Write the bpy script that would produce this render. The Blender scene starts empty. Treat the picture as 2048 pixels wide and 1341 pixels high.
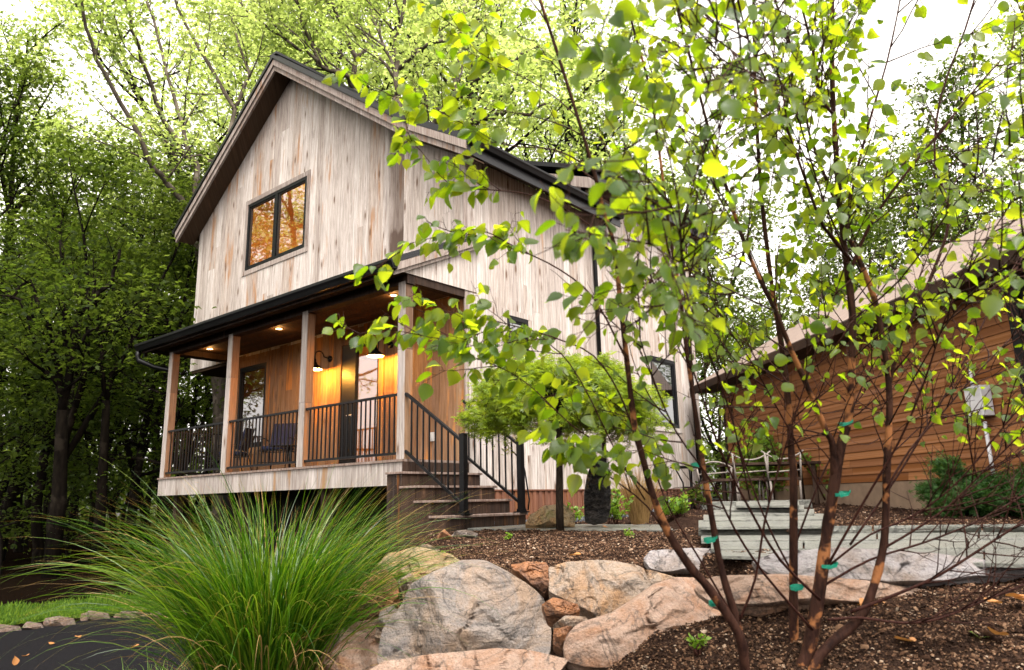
import bpy, math, random
import numpy as np
from mathutils import Matrix, Vector
PI = math.pi
sc = bpy.context.scene
col = sc.collection
# ------------------------------------------------------------------ camera
FPX = 1470.0
yaw, pitch, roll = -0.7014, 0.22098, -0.022115
CAM = np.array([7.96, -7.0, -0.60])
F = np.array([math.sin(yaw)*math.cos(pitch), math.cos(yaw)*math.cos(pitch), math.sin(pitch)])
R_ = np.cross(F, [0, 0, 1]); R_ /= np.linalg.norm(R_); U_ = np.cross(R_, F)
RX = math.cos(roll)*R_ + math.sin(roll)*U_
UX = -math.sin(roll)*R_ + math.cos(roll)*U_
cd = bpy.data.cameras.new('camera'); cam = bpy.data.objects.new('camera', cd); col.objects.link(cam)
M = Matrix.Identity(4)
for i in range(3):
    M[i][0] = RX[i]; M[i][1] = UX[i]; M[i][2] = -F[i]; M[i][3] = CAM[i]
cam.matrix_world = M
cd.sensor_width = 36.0; cd.lens = 36.0*FPX/2048.0; cd.clip_start = 0.05; cd.clip_end = 600
cd.dof.use_dof = True; cd.dof.focus_distance = 8.5; cd.dof.aperture_fstop = 4.0
sc.camera = cam
def at(x, y, a):                       # a point seen at photo pixel x, y and a metres deep
    return CAM + (F + RX*(x-1024)/FPX + UX*(670.5-y)/FPX)*a
# ------------------------------------------------------------------ sky, sun, exposure
SUN_EL, SUN_AZ = math.radians(58), math.radians(-38)
w = bpy.data.worlds.new('World'); sc.world = w; w.use_nodes = True
nt = w.node_tree; nt.nodes.clear()
sky = nt.nodes.new('ShaderNodeTexSky'); sky.sky_type = 'NISHITA'; sky.sun_disc = False
sky.sun_elevation = SUN_EL; sky.sun_rotation = PI/2 - SUN_AZ; sky.dust_density = 4; sky.air_density = 1.5
hs = nt.nodes.new('ShaderNodeHueSaturation'); hs.inputs['Saturation'].default_value = 0.0
bg = nt.nodes.new('ShaderNodeBackground'); bg.inputs[1].default_value = 0.15
wo = nt.nodes.new('ShaderNodeOutputWorld')
nt.links.new(sky.outputs[0], hs.inputs['Color']); tn = nt.nodes.new('ShaderNodeMix'); tn.data_type = 'RGBA'; tn.blend_type = 'MULTIPLY'; tn.inputs[0].default_value = 1; tn.inputs[7].default_value = (1.05, .99, .93, 1)
nt.links.new(hs.outputs[0], tn.inputs[6]); nt.links.new(tn.outputs[2], bg.inputs[0]); nt.links.new(bg.outputs[0], wo.inputs[0])
sd = bpy.data.lights.new('sun', 'SUN'); sd.energy = 0.9; sd.angle = math.radians(20); sd.color = (1, .96, .9)
so = bpy.data.objects.new('sun', sd); col.objects.link(so)
sdir = Vector((math.cos(SUN_EL)*math.cos(SUN_AZ), math.cos(SUN_EL)*math.sin(SUN_AZ), math.sin(SUN_EL)))
so.rotation_euler = sdir.to_track_quat('Z', 'Y').to_euler(); so.location = (0, 0, 30)
sc.view_settings.view_transform = 'Standard'; sc.view_settings.look = 'None'
sc.view_settings.exposure = 2.18; sc.view_settings.gamma = 1
sc.cycles.max_bounces = 7; sc.cycles.diffuse_bounces = 4; sc.cycles.glossy_bounces = 3
sc.cycles.transmission_bounces = 4; sc.cycles.transparent_max_bounces = 12; sc.cycles.caustics_reflective = False
sc.cycles.caustics_refractive = False; sc.cycles.sample_clamp_indirect = 6

# ------------------------------------------------------------------ materials
class NT:
    def __init__(s, name):
        s.m = bpy.data.materials.new(name); s.m.use_nodes = True; s.t = s.m.node_tree; s.t.nodes.clear()
        s.out = s.n('ShaderNodeOutputMaterial')
    def n(s, kind, **kw):
        x = s.t.nodes.new(kind)
        for k, v in kw.items(): setattr(x, k, v)
        return x
    def l(s, a, b): s.t.links.new(a, b)
    def put(s, sock, v):
        if isinstance(v, (int, float)): sock.default_value = v
        elif isinstance(v, tuple): sock.default_value = v if len(v) == 4 or sock.type == 'VECTOR' else (*v, 1)
        else: s.l(v, sock)
    def math(s, op, a, b=0.0, c=None, clamp=False):
        x = s.n('ShaderNodeMath', operation=op, use_clamp=clamp); s.put(x.inputs[0], a); s.put(x.inputs[1], b)
        if c is not None: s.put(x.inputs[2], c)
        return x.outputs[0]
    def mix(s, f, a, b, mode='MIX'):
        x = s.n('ShaderNodeMix', data_type='RGBA', blend_type=mode); s.put(x.inputs[0], f); s.put(x.inputs[6], a); s.put(x.inputs[7], b)
        return x.outputs[2]
    def ramp(s, f, stops):
        x = s.n('ShaderNodeValToRGB'); r = x.color_ramp
        while len(r.elements) < len(stops): r.elements.new(0.5)
        for e, (p, c) in zip(r.elements, stops):
            e.position = p; e.color = (*c, 1) if isinstance(c, tuple) else (c, c, c, 1)
        s.put(x.inputs[0], f); return x.outputs[0]
    def noise(s, vec, scale, detail=4, rough=.55, dist=0):
        x = s.n('ShaderNodeTexNoise'); s.put(x.inputs['Vector'], vec); x.inputs['Scale'].default_value = scale
        x.inputs['Detail'].default_value = detail; x.inputs['Roughness'].default_value = rough; x.inputs['Distortion'].default_value = dist
        return x.outputs[0]
    def vor(s, vec, scale, feat='F1'):
        x = s.n('ShaderNodeTexVoronoi', feature=feat); s.put(x.inputs['Vector'], vec); x.inputs['Scale'].default_value = scale
        return x.outputs[0]
    def obj(s): return s.n('ShaderNodeTexCoord').outputs['Object']
    def attr(s, n): return s.n('ShaderNodeAttribute', attribute_name=n).outputs['Fac']
    def xyz(s, v):
        x = s.n('ShaderNodeSeparateXYZ'); s.l(v, x.inputs[0]); return x.outputs
    def comb(s, a, b, c):
        x = s.n('ShaderNodeCombineXYZ'); s.put(x.inputs[0], a); s.put(x.inputs[1], b); s.put(x.inputs[2], c); return x.outputs[0]
    def bump(s, h, st=.3, d=.01):
        x = s.n('ShaderNodeBump'); s.put(x.inputs['Height'], h); x.inputs['Strength'].default_value = st; x.inputs['Distance'].default_value = d
        return x.outputs[0]
    def pbr(s, colr, rough=.6, metal=0, normal=None, spec=.5):
        x = s.n('ShaderNodeBsdfPrincipled'); s.put(x.inputs['Base Color'], colr); s.put(x.inputs['Roughness'], rough)
        x.inputs['Metallic'].default_value = metal; x.inputs['Specular IOR Level'].default_value = spec
        if normal is not None: s.l(normal, x.inputs['Normal'])
        return x.outputs[0]
    def done(s, sh): s.l(sh, s.out.inputs[0]); return s.m

def wood(name, greys, brown, stain=.62, knots=True, horizontal=False, wet=False, rough=.75, white=.24):
    m = NT(name); o = m.obj(); x = m.xyz(o); r = m.attr('rnd')
    ac = m.math('ADD', x[0], x[1]) if not horizontal else x[2]
    lo = x[2] if not horizontal else m.math('ADD', x[0], x[1])
    r50 = m.math('MULTIPLY', r, 50.0)
    v = m.comb(m.math('MULTIPLY', ac, 22.0), m.math('MULTIPLY', lo, 1.1), r50)
    g = m.noise(v, 1.6, 8, .65, .6)
    v2 = m.comb(m.math('MULTIPLY', ac, 5.0), m.math('MULTIPLY', lo, .6), r50)
    g2 = m.noise(v2, 1.5, 4, .6)
    base = m.ramp(r, [(0, greys[0]), (.3, greys[1]), (.6, greys[2]), (.85, greys[3]), (1, greys[1])])
    c = m.mix(m.ramp(g, [(.32, 0), (.68, 1)]), m.mix(.72, (0, 0, 0), base), m.mix(white, base, (1, .94, .90)))
    g3 = m.noise(m.comb(m.math('MULTIPLY', ac, 9.0), m.math('MULTIPLY', lo, .42), r50), 1.3, 5, .65, 1.2)
    c = m.mix(m.ramp(g3, [(.38, .42), (.54, 0)]), c, m.mix(.45, c, (.10, .055, .035))); c = m.mix(m.ramp(g3, [(.58, 0), (.70, min(.5, white*1.6))]), c, (.62, .57, .54))
    fine = m.noise(m.comb(m.math('MULTIPLY', ac, 90.0), m.math('MULTIPLY', lo, 2.5), r50), 1.5, 4, .7)
    c = m.mix(m.ramp(fine, [(.35, .28), (.5, 0)]), c, m.mix(.6, c, (0, 0, 0)))
    c = m.mix(m.math('MULTIPLY', m.ramp(m.math('ADD', g2, m.math('MULTIPLY', m.math('SUBTRACT', r, .5), .25)), [(stain, 0), (stain+.12, 1)]), .85), c, brown)
    if knots:
        vk = m.comb(m.math('MULTIPLY', ac, 5.0), m.math('MULTIPLY', lo, 1.5), r50)
        d = m.vor(vk, 1.0)
        c = m.mix(m.ramp(d, [(.08, .9), (.13, .35), (.24, 0)]), c, (.09, .05, .03))
        warp = m.math('SINE', m.math('MULTIPLY', m.math('ADD', d, m.math('MULTIPLY', g2, .5)), 55.0))
        c = m.mix(m.math('MULTIPLY', m.ramp(d, [(.05, 1), (.55, 0)]), m.math('MULTIPLY', m.math('MAXIMUM', warp, 0.0), .45)), c, m.mix(.5, c, (.1, .05, .03)))
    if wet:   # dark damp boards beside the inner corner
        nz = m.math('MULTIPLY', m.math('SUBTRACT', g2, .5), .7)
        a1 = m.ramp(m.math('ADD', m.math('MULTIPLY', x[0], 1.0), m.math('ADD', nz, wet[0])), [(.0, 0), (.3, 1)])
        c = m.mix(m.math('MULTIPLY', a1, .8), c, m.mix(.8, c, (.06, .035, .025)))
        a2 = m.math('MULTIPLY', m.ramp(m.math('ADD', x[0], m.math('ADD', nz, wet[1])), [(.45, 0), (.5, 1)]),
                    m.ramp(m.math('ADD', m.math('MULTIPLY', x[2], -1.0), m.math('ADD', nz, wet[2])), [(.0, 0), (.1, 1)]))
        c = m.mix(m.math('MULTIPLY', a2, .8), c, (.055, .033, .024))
    return m.done(m.pbr(c, rough, 0, m.bump(m.math('ADD', g, m.math('MULTIPLY', fine, .5)), .35, .006), .12))
GREY = [(.225, .178, .150), (.325, .277, .246), (.40, .355, .325), (.255, .195, .155)]
BRN = [(.12, .055, .022), (.18, .088, .034), (.215, .12, .055), (.145, .064, .024)]
DRK = [(.009, .0045, .0025), (.015, .007, .004), (.026, .013, .007), (.013, .0055, .0025)]
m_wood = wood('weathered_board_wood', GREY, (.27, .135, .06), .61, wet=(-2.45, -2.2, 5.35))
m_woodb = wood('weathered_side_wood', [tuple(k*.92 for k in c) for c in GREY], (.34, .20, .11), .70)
m_porchw = wood('porch_board_wood', BRN, (.34, .14, .035), .58, white=.05)
m_trim = wood('trim_wood', [(.11, .08, .065), (.17, .13, .11), (.22, .175, .15), (.13, .09, .07)], (.2, .11, .06), .66, white=.16)
m_postg = wood('post_grey_wood', [(.17, .14, .125), (.22, .19, .17), (.27, .235, .215), (.18, .15, .13)], (.2, .11, .05), .64, white=.16)
m_postb = wood('post_brown_wood', [(.10, .05, .025), (.15, .075, .035), (.18, .10, .05), (.12, .06, .03)], (.24, .09, .025), .55, white=.04)
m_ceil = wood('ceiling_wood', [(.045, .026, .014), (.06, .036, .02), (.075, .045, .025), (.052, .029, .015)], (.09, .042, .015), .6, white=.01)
m_dark = wood('dark_step_wood', DRK, (.12, .045, .012), .68, white=.012)
m_tread = wood('tread_board', [(.11, .07, .052), (.13, .085, .065), (.15, .10, .08), (.12, .075, .058)], (.2, .13, .09), .7, knots=False, white=.10)
m_cedar = wood('cedar_clapboard', [(.20, .068, .014), (.245, .088, .019), (.29, .11, .026), (.17, .055, .012)], (.14, .05, .012), .6, knots=False, horizontal=True, white=.05)

def simple(name, c, rough=.5, metal=0, spec=.5, var=.25, vs=6, bs=.15, bd=.004):
    m = NT(name); o = m.obj(); n = m.noise(o, vs, 6, .6)
    cc = m.mix(m.ramp(n, [(.3, 0), (.7, 1)]), tuple(k*(1-var) for k in c), tuple(min(1, k*(1+var)) for k in c))
    rr = m.math('ADD', m.math('MULTIPLY', n, .25), rough-.12)
    return m.done(m.pbr(cc, rr, metal, m.bump(m.noise(o, vs*12, 5, .6), bs, bd), spec))
m_black = simple('black_painted_metal', (.0025, .0025, .003), .4, 0, .18, .3, 5, .05, .001)
m_roof = simple('dark_metal_roof', (.008, .008, .010), .38, .0, .25, .3, 2, .05, .002)
m_frame = simple('black_window_frame', (.003, .003, .004), .45, 0, .18)
m_concrete = simple('dark_foundation_wall', (.012, .011, .010), .9, 0, .1)
m_shingleedge = simple('roof_edge', (.09, .07, .06), .8)
m_navy = simple('navy_cushion_fabric', (.012, .014, .035), .85, 0, .1)
m_outlet = simple('grey_outlet_plastic', (.35, .34, .33), .5)
m_greybox = simple('grey_meter_metal', (.42, .42, .44), .45)
m_bulbw = simple('enamel_inside', (.8, .75, .65), .4)
m_tape = simple('green_tie_tape', (.0, .16, .10), .45, 0, .5, .15)
m_drift = simple('pale_driftwood', (.13, .11, .095), .7)
m_tag = simple('white_plant_tag', (.75, .72, .72), .5)
m_white = simple('pale_interior', (.55, .35, .17), .8, 0, .3, .1, 2)
m_intwood = simple('interior_wood_trim', (.45, .25, .09), .6, 0, .3, .2, 3)
def emit(name, c, s):
    m = NT(name); e = m.n('ShaderNodeEmission'); e.inputs[0].default_value = (*c, 1); e.inputs[1].default_value = s
    return m.done(e.outputs[0])
m_bulb = emit('glowing_warm_bulb', (1, .62, .22), 14)
m_can = emit('glowing_recessed_lens', (1, .66, .3), 9)
def glass(name, tint=(.9, .9, .9), base=.10):
    m = NT(name); g = m.n('ShaderNodeBsdfGlossy'); g.inputs['Roughness'].default_value = .02; g.inputs[0].default_value = (.95, .97, 1, 1)
    o = m.obj(); m.l(m.bump(m.noise(o, 1.3, 2, .5), .12, .01), g.inputs['Normal'])
    t = m.n('ShaderNodeBsdfTransparent'); t.inputs[0].default_value = (*tint, 1)
    fr = m.n('ShaderNodeFresnel'); fr.inputs[0].default_value = 1.5
    mx = m.n('ShaderNodeMixShader'); m.l(m.math('ADD', m.math('MULTIPLY', fr.outputs[0], 1.3), base, clamp=True), mx.inputs[0])
    m.l(t.outputs[0], mx.inputs[1]); m.l(g.outputs[0], mx.inputs[2]); return m.done(mx.outputs[0])
m_glass = glass('window_glass', (.9, .9, .9), .20)
m_glassd = glass('dark_window_glass', (.45, .45, .45), .16)

def leafmat(name, ramp, trans, tf=.45, rough=.45, spec=.4, coat=None):
    m = NT(name); r = m.attr('rnd')
    c = m.ramp(r, [(i/(len(ramp)-1), k) for i, k in enumerate(ramp)])
    t = m.n('ShaderNodeBsdfTranslucent'); tr = m.ramp(r, [(i/(len(trans)-1), k) for i, k in enumerate(trans)]); m.l(tr, t.inputs[0])
    if coat:      # fine pale grey green mottling mixed into the leaf colour
        o = m.obj(); nz = m.noise(o, 90, 3, .6); c = m.mix(m.math('MULTIPLY', nz, .25), c, (.16, .2, .12))
    p = m.pbr(c, rough, 0, None, spec)
    mx = m.n('ShaderNodeMixShader'); mx.inputs[0].default_value = tf; m.l(p, mx.inputs[1]); m.l(t.outputs[0], mx.inputs[2])
    return m.done(mx.outputs[0])
m_birch = leafmat('birch_leaf', [(.018, .045, .006), (.03, .07, .008), (.05, .10, .01), (.08, .13, .012), (.03, .06, .01)],
                  [(.16, .30, .005), (.30, .46, .006), (.44, .57, .01), (.58, .66, .02), (.32, .44, .01)], .60, .42, .40, True)
m_leafhi = leafmat('canopy_leaf', [(.04, .075, .012), (.06, .11, .016), (.10, .15, .022), (.14, .19, .035)],
                   [(.20, .30, .04), (.36, .46, .09), (.48, .57, .15), (.62, .69, .27)], .62, .5, .3)
m_leaflo = leafmat('understorey_leaf', [(.009, .016, .003), (.016, .027, .005), (.028, .044, .008), (.050, .068, .013)],
                   [(.035, .062, .005), (.08, .13, .012), (.16, .225, .022), (.28, .35, .06)], .45, .5, .06)
m_maple = leafmat('maple_leaf', [(.03, .06, .006), (.08, .13, .010), (.15, .21, .015), (.24, .28, .03)],
                  [(.2, .32, .015), (.34, .46, .02), (.46, .55, .03), (.55, .6, .06)], .42, .4, .5)
m_grass = leafmat('ornamental_grass_blade', [(.010, .034, .002), (.020, .060, .003), (.040, .092, .005), (.085, .14, .010), (.22, .12, .03)],
                  [(.02, .09, .003), (.055, .17, .004), (.12, .27, .007), (.24, .39, .015), (.26, .14, .03)], .38, .36, .35)
m_lime = leafmat('bright_ground_leaf', [(.07, .14, .015), (.1, .18, .02), (.14, .22, .03)], [(.2, .38, .02), (.28, .45, .03), (.35, .5, .03)], .4, .5, .4)
m_straw = leafmat('dry_straw_blade', [(.22, .14, .05), (.32, .2, .08), (.2, .12, .05)], [(.2, .12, .04), (.3, .18, .06), (.2, .1, .04)], .3, .6, .3)
m_junip = leafmat('juniper_needles', [(.012, .04, .008), (.025, .07, .012), (.05, .11, .018)], [(.03, .1, .01), (.06, .16, .015), (.12, .24, .02)], .3, .6, .3)
m_dead = leafmat('fallen_leaf', [(.28, .11, .03), (.36, .17, .06), (.2, .08, .03)], [(.3, .1, .02), (.4, .2, .05), (.2, .07, .02)], .2, .6, .3)

def bark(name, a, b, hi=None, scale=1.0, rough=.85):
    m = NT(name); o = m.obj(); mp = m.n('ShaderNodeMapping'); m.l(o, mp.inputs[0]); mp.inputs['Scale'].default_value = (1, 1, .25)
    n = m.noise(mp.outputs[0], 22*scale, 6, .65, .4); n2 = m.noise(o, 3.5*scale, 4, .6)
    c = m.mix(m.ramp(n, [(.35, 0), (.65, 1)]), a, b)
    if hi: c = m.mix(m.ramp(n2, [(.55, 0), (.60, 1)]), c, hi)
    return m.done(m.pbr(c, rough, 0, m.bump(n, .6, .012), .04))
m_bark = bark('forest_bark', (.002, .0015, .0012), (.009, .007, .005), (.015, .012, .009), .5, .95)
m_barkl = bark('pale_limb_bark', (.05, .040, .032), (.11, .09, .07), (.15, .125, .10), .6)
m_birchb = bark('river_birch_bark', (.012, .006, .005), (.042, .019, .013), (.22, .09, .036), 1.6, .6)
m_twig = bark('birch_twig', (.016, .006, .005), (.04, .016, .012), None, 3, .4)
m_mbark = bark('dark_maple_bark', (.012, .009, .007), (.035, .025, .018), None, 2)

def ground_mat():
    m = NT('mulch_and_forest_soil'); o = m.obj(); up = m.attr('up')
    n1 = m.noise(o, 9, 10, .7); n2 = m.noise(o, 55, 6, .7); v = m.vor(o, 60); vf = m.vor(o, 140)
    mul = m.mix(m.ramp(n2, [(.33, 0), (.62, 1)]), (.010, .006, .005), (.06, .036, .026))
    mul = m.mix(m.ramp(v, [(.08, .5), (.2, 0)]), mul, (.18, .12, .085))
    mul = m.mix(m.ramp(n1, [(.35, .6), (.6, 0)]), mul, (.008, .005, .004))
    fo = m.mix(m.ramp(n2, [(.4, 0), (.65, 1)]), (.004, .003, .002), (.010, .006, .004))
    c = m.mix(up, fo, mul)
    h = m.math('ADD', m.math('MULTIPLY', n1, 1.2), m.math('ADD', n2, m.math('MULTIPLY', vf, -.6)))
    return m.done(m.pbr(c, .72, 0, m.bump(h, .9, .03), .0))
m_ground = ground_mat()
def asphalt():
    m = NT('wet_asphalt'); o = m.obj(); n = m.noise(o, 160, 4, .7); n2 = m.noise(o, 1.2, 4, .6)
    c = m.mix(m.ramp(n, [(.4, 0), (.7, 1)]), (.004, .004, .0044), (.017, .0165, .018))
    return m.done(m.pbr(c, m.ramp(n2, [(.35, .6), (.65, .85)]), 0, m.bump(n, .5, .006), .0))
m_asph = asphalt()
def stone(name, a, b, c3, rust=None, moss=None, sc_=1.0, rough=.7):
    m = NT(name); o = m.obj()
    n1 = m.noise(o, 1.8*sc_, 8, .62, .5); n2 = m.noise(o, 14*sc_, 8, .7); n3 = m.noise(o, 70*sc_, 5, .75)
    mp = m.n('ShaderNodeMapping'); m.l(o, mp.inputs[0]); mp.inputs['Rotation'].default_value = (.5, .3, .6); mp.inputs['Scale'].default_value = (1, 1, 5)
    st = m.noise(mp.outputs[0], 3.2*sc_, 6, .65, .8)
    c = m.mix(m.ramp(n1, [(.34, 0), (.64, 1)]), a, b)
    c = m.mix(m.ramp(st, [(.42, 0), (.66, .85)]), c, c3)
    if rust: c = m.mix(m.ramp(m.noise(o, 2.6*sc_, 6, .65, 1.0), [(.45, 0), (.60, .85)]), c, rust)
    if moss: c = m.mix(m.ramp(m.noise(o, 4.0*sc_, 7, .7), [(.52, 0), (.64, .8)]), c, moss)
    c = m.mix(m.ramp(n3, [(.34, .75), (.5, 0)]), c, m.mix(.72, c, (.01, .01, .01)))
    c = m.mix(m.ramp(n3, [(.58, 0), (.72, .4)]), c, (.5, .46, .42))
    c = m.mix(m.ramp(m.noise(o, 1.1*sc_, 5, .6, 1.5), [(.49, 0), (.5, .8), (.512, 0)]), c, m.mix(.8, c, (.01, .01, .01)))
    h = m.math('ADD', m.math('MULTIPLY', n2, 1.2), m.math('ADD', m.math('MULTIPLY', n3, .45), m.math('MULTIPLY', st, .8)))
    return m.done(m.pbr(c, rough, 0, m.bump(h, .95, .03), .4))
m_rgrey = stone('grey_boulder_stone', (0.192, 0.164, 0.144), (0.112, 0.100, 0.100), (0.272, 0.216, 0.176), (0.240, 0.160, 0.104))
m_rpink = stone('pink_boulder_stone', (0.277, 0.178, 0.125), (0.218, 0.145, 0.109), (0.330, 0.238, 0.185), (0.238, 0.112, 0.053))
m_rtan = stone('tan_boulder_stone', (0.245, 0.187, 0.144), (0.180, 0.151, 0.130), (0.274, 0.202, 0.144), (0.259, 0.137, 0.058))
m_rochre = stone('ochre_lichen_stone', (0.223, 0.155, 0.074), (0.174, 0.124, 0.068), (0.260, 0.205, 0.124), (0.248, 0.136, 0.050), (0.124, 0.124, 0.031))
m_rorange = stone('rusty_orange_stone', (0.240, 0.088, 0.024), (0.160, 0.064, 0.024), (0.288, 0.136, 0.064), (0.096, 0.048, 0.032))
m_rlav = stone('pale_lavender_slab', (0.220, 0.204, 0.209), (0.253, 0.231, 0.231), (0.198, 0.171, 0.165), (0.165, 0.121, 0.094), rough=.45)
m_flag = stone('greenish_flagstone', (0.115, 0.119, 0.102), (0.153, 0.153, 0.132), (0.136, 0.138, 0.125), None, None, .8, .32)
m_obsid = stone('black_standing_stone', (.012, .012, .014), (.05, .04, .035), (.006, .006, .007), None, None, 3, .2)
m_gravel = simple('blue_grey_gravel', (.16, .17, .19), .7, 0, .4, .6, 60, 1, .02)
def shingles():
    m = NT('brown_roof_shingles'); o = m.obj(); br = m.n('ShaderNodeTexBrick')
    at_ = m.n('ShaderNodeAttribute', attribute_name='rnd')
    uv = m.n('ShaderNodeUVMap').outputs[0]; m.l(uv, br.inputs['Vector'])
    br.inputs['Scale'].default_value = 1; br.inputs['Brick Width'].default_value = .22; br.inputs['Row Height'].default_value = .14
    br.inputs['Mortar Size'].default_value = .012; br.inputs[1].default_value = (.17, .12, .095, 1); br.inputs[2].default_value = (.12, .085, .068, 1); br.inputs[3].default_value = (.08, .06, .05, 1)
    c = m.mix(m.math('MULTIPLY', m.noise(o, 40, 4, .7), .5), br.outputs[0], (.21, .155, .13))
    return m.done(m.pbr(c, .75, 0, m.bump(br.outputs[1], .5, -.01), .4))
m_shing = shingles()
m_corr = wood('rusty_skirting', [(.10, .032, .013), (.13, .043, .018), (.15, .052, .022), (.11, .036, .015)], (.15, .06, .02), .6, knots=False, white=.04)

# ------------------------------------------------------------------ builders
def rootloc(o):
    v = Vector((0, 0, 0))
    while o is not None: v += o.location; o = o.parent
    return v
def link(me, name, mat, parent):
    ob = bpy.data.objects.new(name, me)
    if parent is not None:
        me.transform(Matrix.Translation(-rootloc(parent))); ob.parent = parent
    if mat is not None:
        for k in (mat if isinstance(mat, list) else [mat]): me.materials.append(k)
    col.objects.link(ob); return ob
class MB:
    def __init__(s): s.v = []; s.f = []; s.r = []; s.mi = []; s.sm = []
    def add(s, vs, fs, r=0.5, mi=0, sm=False):
        b = len(s.v); s.v += [tuple(map(float, p)) for p in vs]; s.r += [r]*len(vs)
        for q in fs: s.f.append(tuple(b+i for i in q)); s.mi.append(mi); s.sm.append(sm)
    def box(s, lo, hi, r=.5, mi=0):
        (a, b, c), (d, e, f) = lo, hi
        s.add([(a, b, c), (d, b, c), (d, e, c), (a, e, c), (a, b, f), (d, b, f), (d, e, f), (a, e, f)],
              [(0, 3, 2, 1), (4, 5, 6, 7), (0, 1, 5, 4), (1, 2, 6, 5), (2, 3, 7, 6), (3, 0, 4, 7)], r, mi)
    def beam(s, p, q, w_, h, up=(0, 0, 1), r=.5, mi=0):
        p, q, up = np.array(p, float), np.array(q, float), np.array(up, float); d = q-p; d /= np.linalg.norm(d)
        sd_ = np.cross(d, up); sd_ /= np.linalg.norm(sd_); u = np.cross(sd_, d)
        vs = [e + sd_*w_/2*i + u*h/2*j for e in (p, q) for i, j in ((-1, -1), (1, -1), (1, 1), (-1, 1))]
        s.add(vs, [(0, 1, 2, 3), (7, 6, 5, 4), (0, 4, 5, 1), (1, 5, 6, 2), (2, 6, 7, 3), (3, 7, 4, 0)], r, mi)
    def prism(s, poly, ext, r=.5, mi=0):
        n = len(poly); e = np.array(ext, float); a = [np.array(p, float) for p in poly]
        s.add(a + [p+e for p in a], [tuple(range(n))[::-1], tuple(range(n, 2*n))] + [(i, (i+1) % n, n+(i+1) % n, n+i) for i in range(n)], r, mi)
    def tube(s, pts, rad, seg=8, r=.5, mi=0):
        pts = [np.array(p, float) for p in pts]; n = len(pts)
        if isinstance(rad, (int, float)): rad = [rad]*n
        d = pts[1]-pts[0]; d /= max(1e-9, np.linalg.norm(d)); a = np.cross(d, (0, 0, 1.0))
        if np.linalg.norm(a) < .1: a = np.cross(d, (1.0, 0, 0))
        a /= np.linalg.norm(a); vs = []
        cs = [(math.cos(2*PI*k/seg), math.sin(2*PI*k/seg)) for k in range(seg)]
        for i in range(n):
            d = pts[min(i+1, n-1)]-pts[max(i-1, 0)]; L = np.linalg.norm(d)
            if L > 1e-9: d = d/L
            a = a - d*np.dot(a, d); a /= max(1e-9, np.linalg.norm(a)); b = np.cross(d, a)
            for c_, s_ in cs: vs.append(pts[i] + (a*c_+b*s_)*rad[i])
        fs = [(i*seg+k, i*seg+(k+1) % seg, (i+1)*seg+(k+1) % seg, (i+1)*seg+k) for i in range(n-1) for k in range(seg)]
        fs += [tuple(range(seg))[::-1], tuple((n-1)*seg+k for k in range(seg))]
        s.add(vs, fs, r, mi, True)
    def lathe(s, c, prof, seg=20, r=.5, mi=0):
        vs = [(c[0]+a*math.cos(2*PI*k/seg), c[1]+a*math.sin(2*PI*k/seg), c[2]+z) for a, z in prof for k in range(seg)]
        s.add(vs, [(i*seg+k, i*seg+(k+1) % seg, (i+1)*seg+(k+1) % seg, (i+1)*seg+k) for i in range(len(prof)-1) for k in range(seg)], r, mi, True)
    def build(s, name, mat, parent=None, bevel=0):
        me = bpy.data.meshes.new(name); me.from_pydata(s.v, [], s.f); a = me.attributes.new('rnd', 'FLOAT', 'POINT'); a.data.foreach_set('value', s.r)
        me.polygons.foreach_set('material_index', s.mi); me.polygons.foreach_set('use_smooth', s.sm); me.update()
        ob = link(me, name, mat, parent)
        if bevel:
            b = ob.modifiers.new('bevel', 'BEVEL'); b.width = bevel; b.segments = 2; b.limit_method = 'ANGLE'
        return ob
def npmesh(name, V, faces_sizes, loops, mat, parent, rnd=None, smooth=False, extra=None):
    me = bpy.data.meshes.new(name); me.vertices.add(len(V)); me.vertices.foreach_set('co', np.asarray(V, np.float32).ravel())
    me.loops.add(len(loops)); me.loops.foreach_set('vertex_index', np.asarray(loops, np.int32))
    st = np.concatenate([[0], np.cumsum(faces_sizes)[:-1]]).astype(np.int32)
    me.polygons.add(len(faces_sizes)); me.polygons.foreach_set('loop_start', st); me.polygons.foreach_set('loop_total', np.asarray(faces_sizes, np.int32))
    if smooth: me.polygons.foreach_set('use_smooth', np.ones(len(faces_sizes), bool))
    if rnd is not None: a = me.attributes.new('rnd', 'FLOAT', 'POINT'); a.data.foreach_set('value', np.asarray(rnd, np.float32))
    for k, d in (extra or {}).items(): a = me.attributes.new(k, 'FLOAT', 'POINT'); a.data.foreach_set('value', np.asarray(d, np.float32))
    me.update(calc_edges=True); me.validate()
    return link(me, name, mat, parent)
def unit(a): return a/np.maximum(1e-9, np.linalg.norm(a, axis=-1, keepdims=True))
def leaves(name, P, D, N, S, tv, tf, mat, parent=None, rnd=None):
    P, D, N = np.asarray(P), unit(np.asarray(D)), np.asarray(N); S = np.asarray(S).reshape(-1, 1, 1)
    side = unit(np.cross(D, N)+1e-6); N = np.cross(side, D); tv = np.asarray(tv, float)
    V = P[:, None]+S*(tv[None, :, 0:1]*side[:, None]+tv[None, :, 1:2]*D[:, None]+tv[None, :, 2:3]*N[:, None])
    n, k = len(P), len(tv); sizes = np.tile([len(q) for q in tf], n); lp = np.concatenate([np.array(q) for q in tf])
    loops = (lp[None]+np.arange(n)[:, None]*k).ravel()
    if rnd is None: rnd = RNG.random(n)
    return npmesh(name, V.reshape(-1, 3), sizes, loops, mat, parent, np.repeat(rnd, k))
T_DIA = ([(0, 0, 0), (-.36, .45, .06), (0, 1, 0), (.36, .45, .06)], [(0, 3, 2, 1)])
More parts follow.
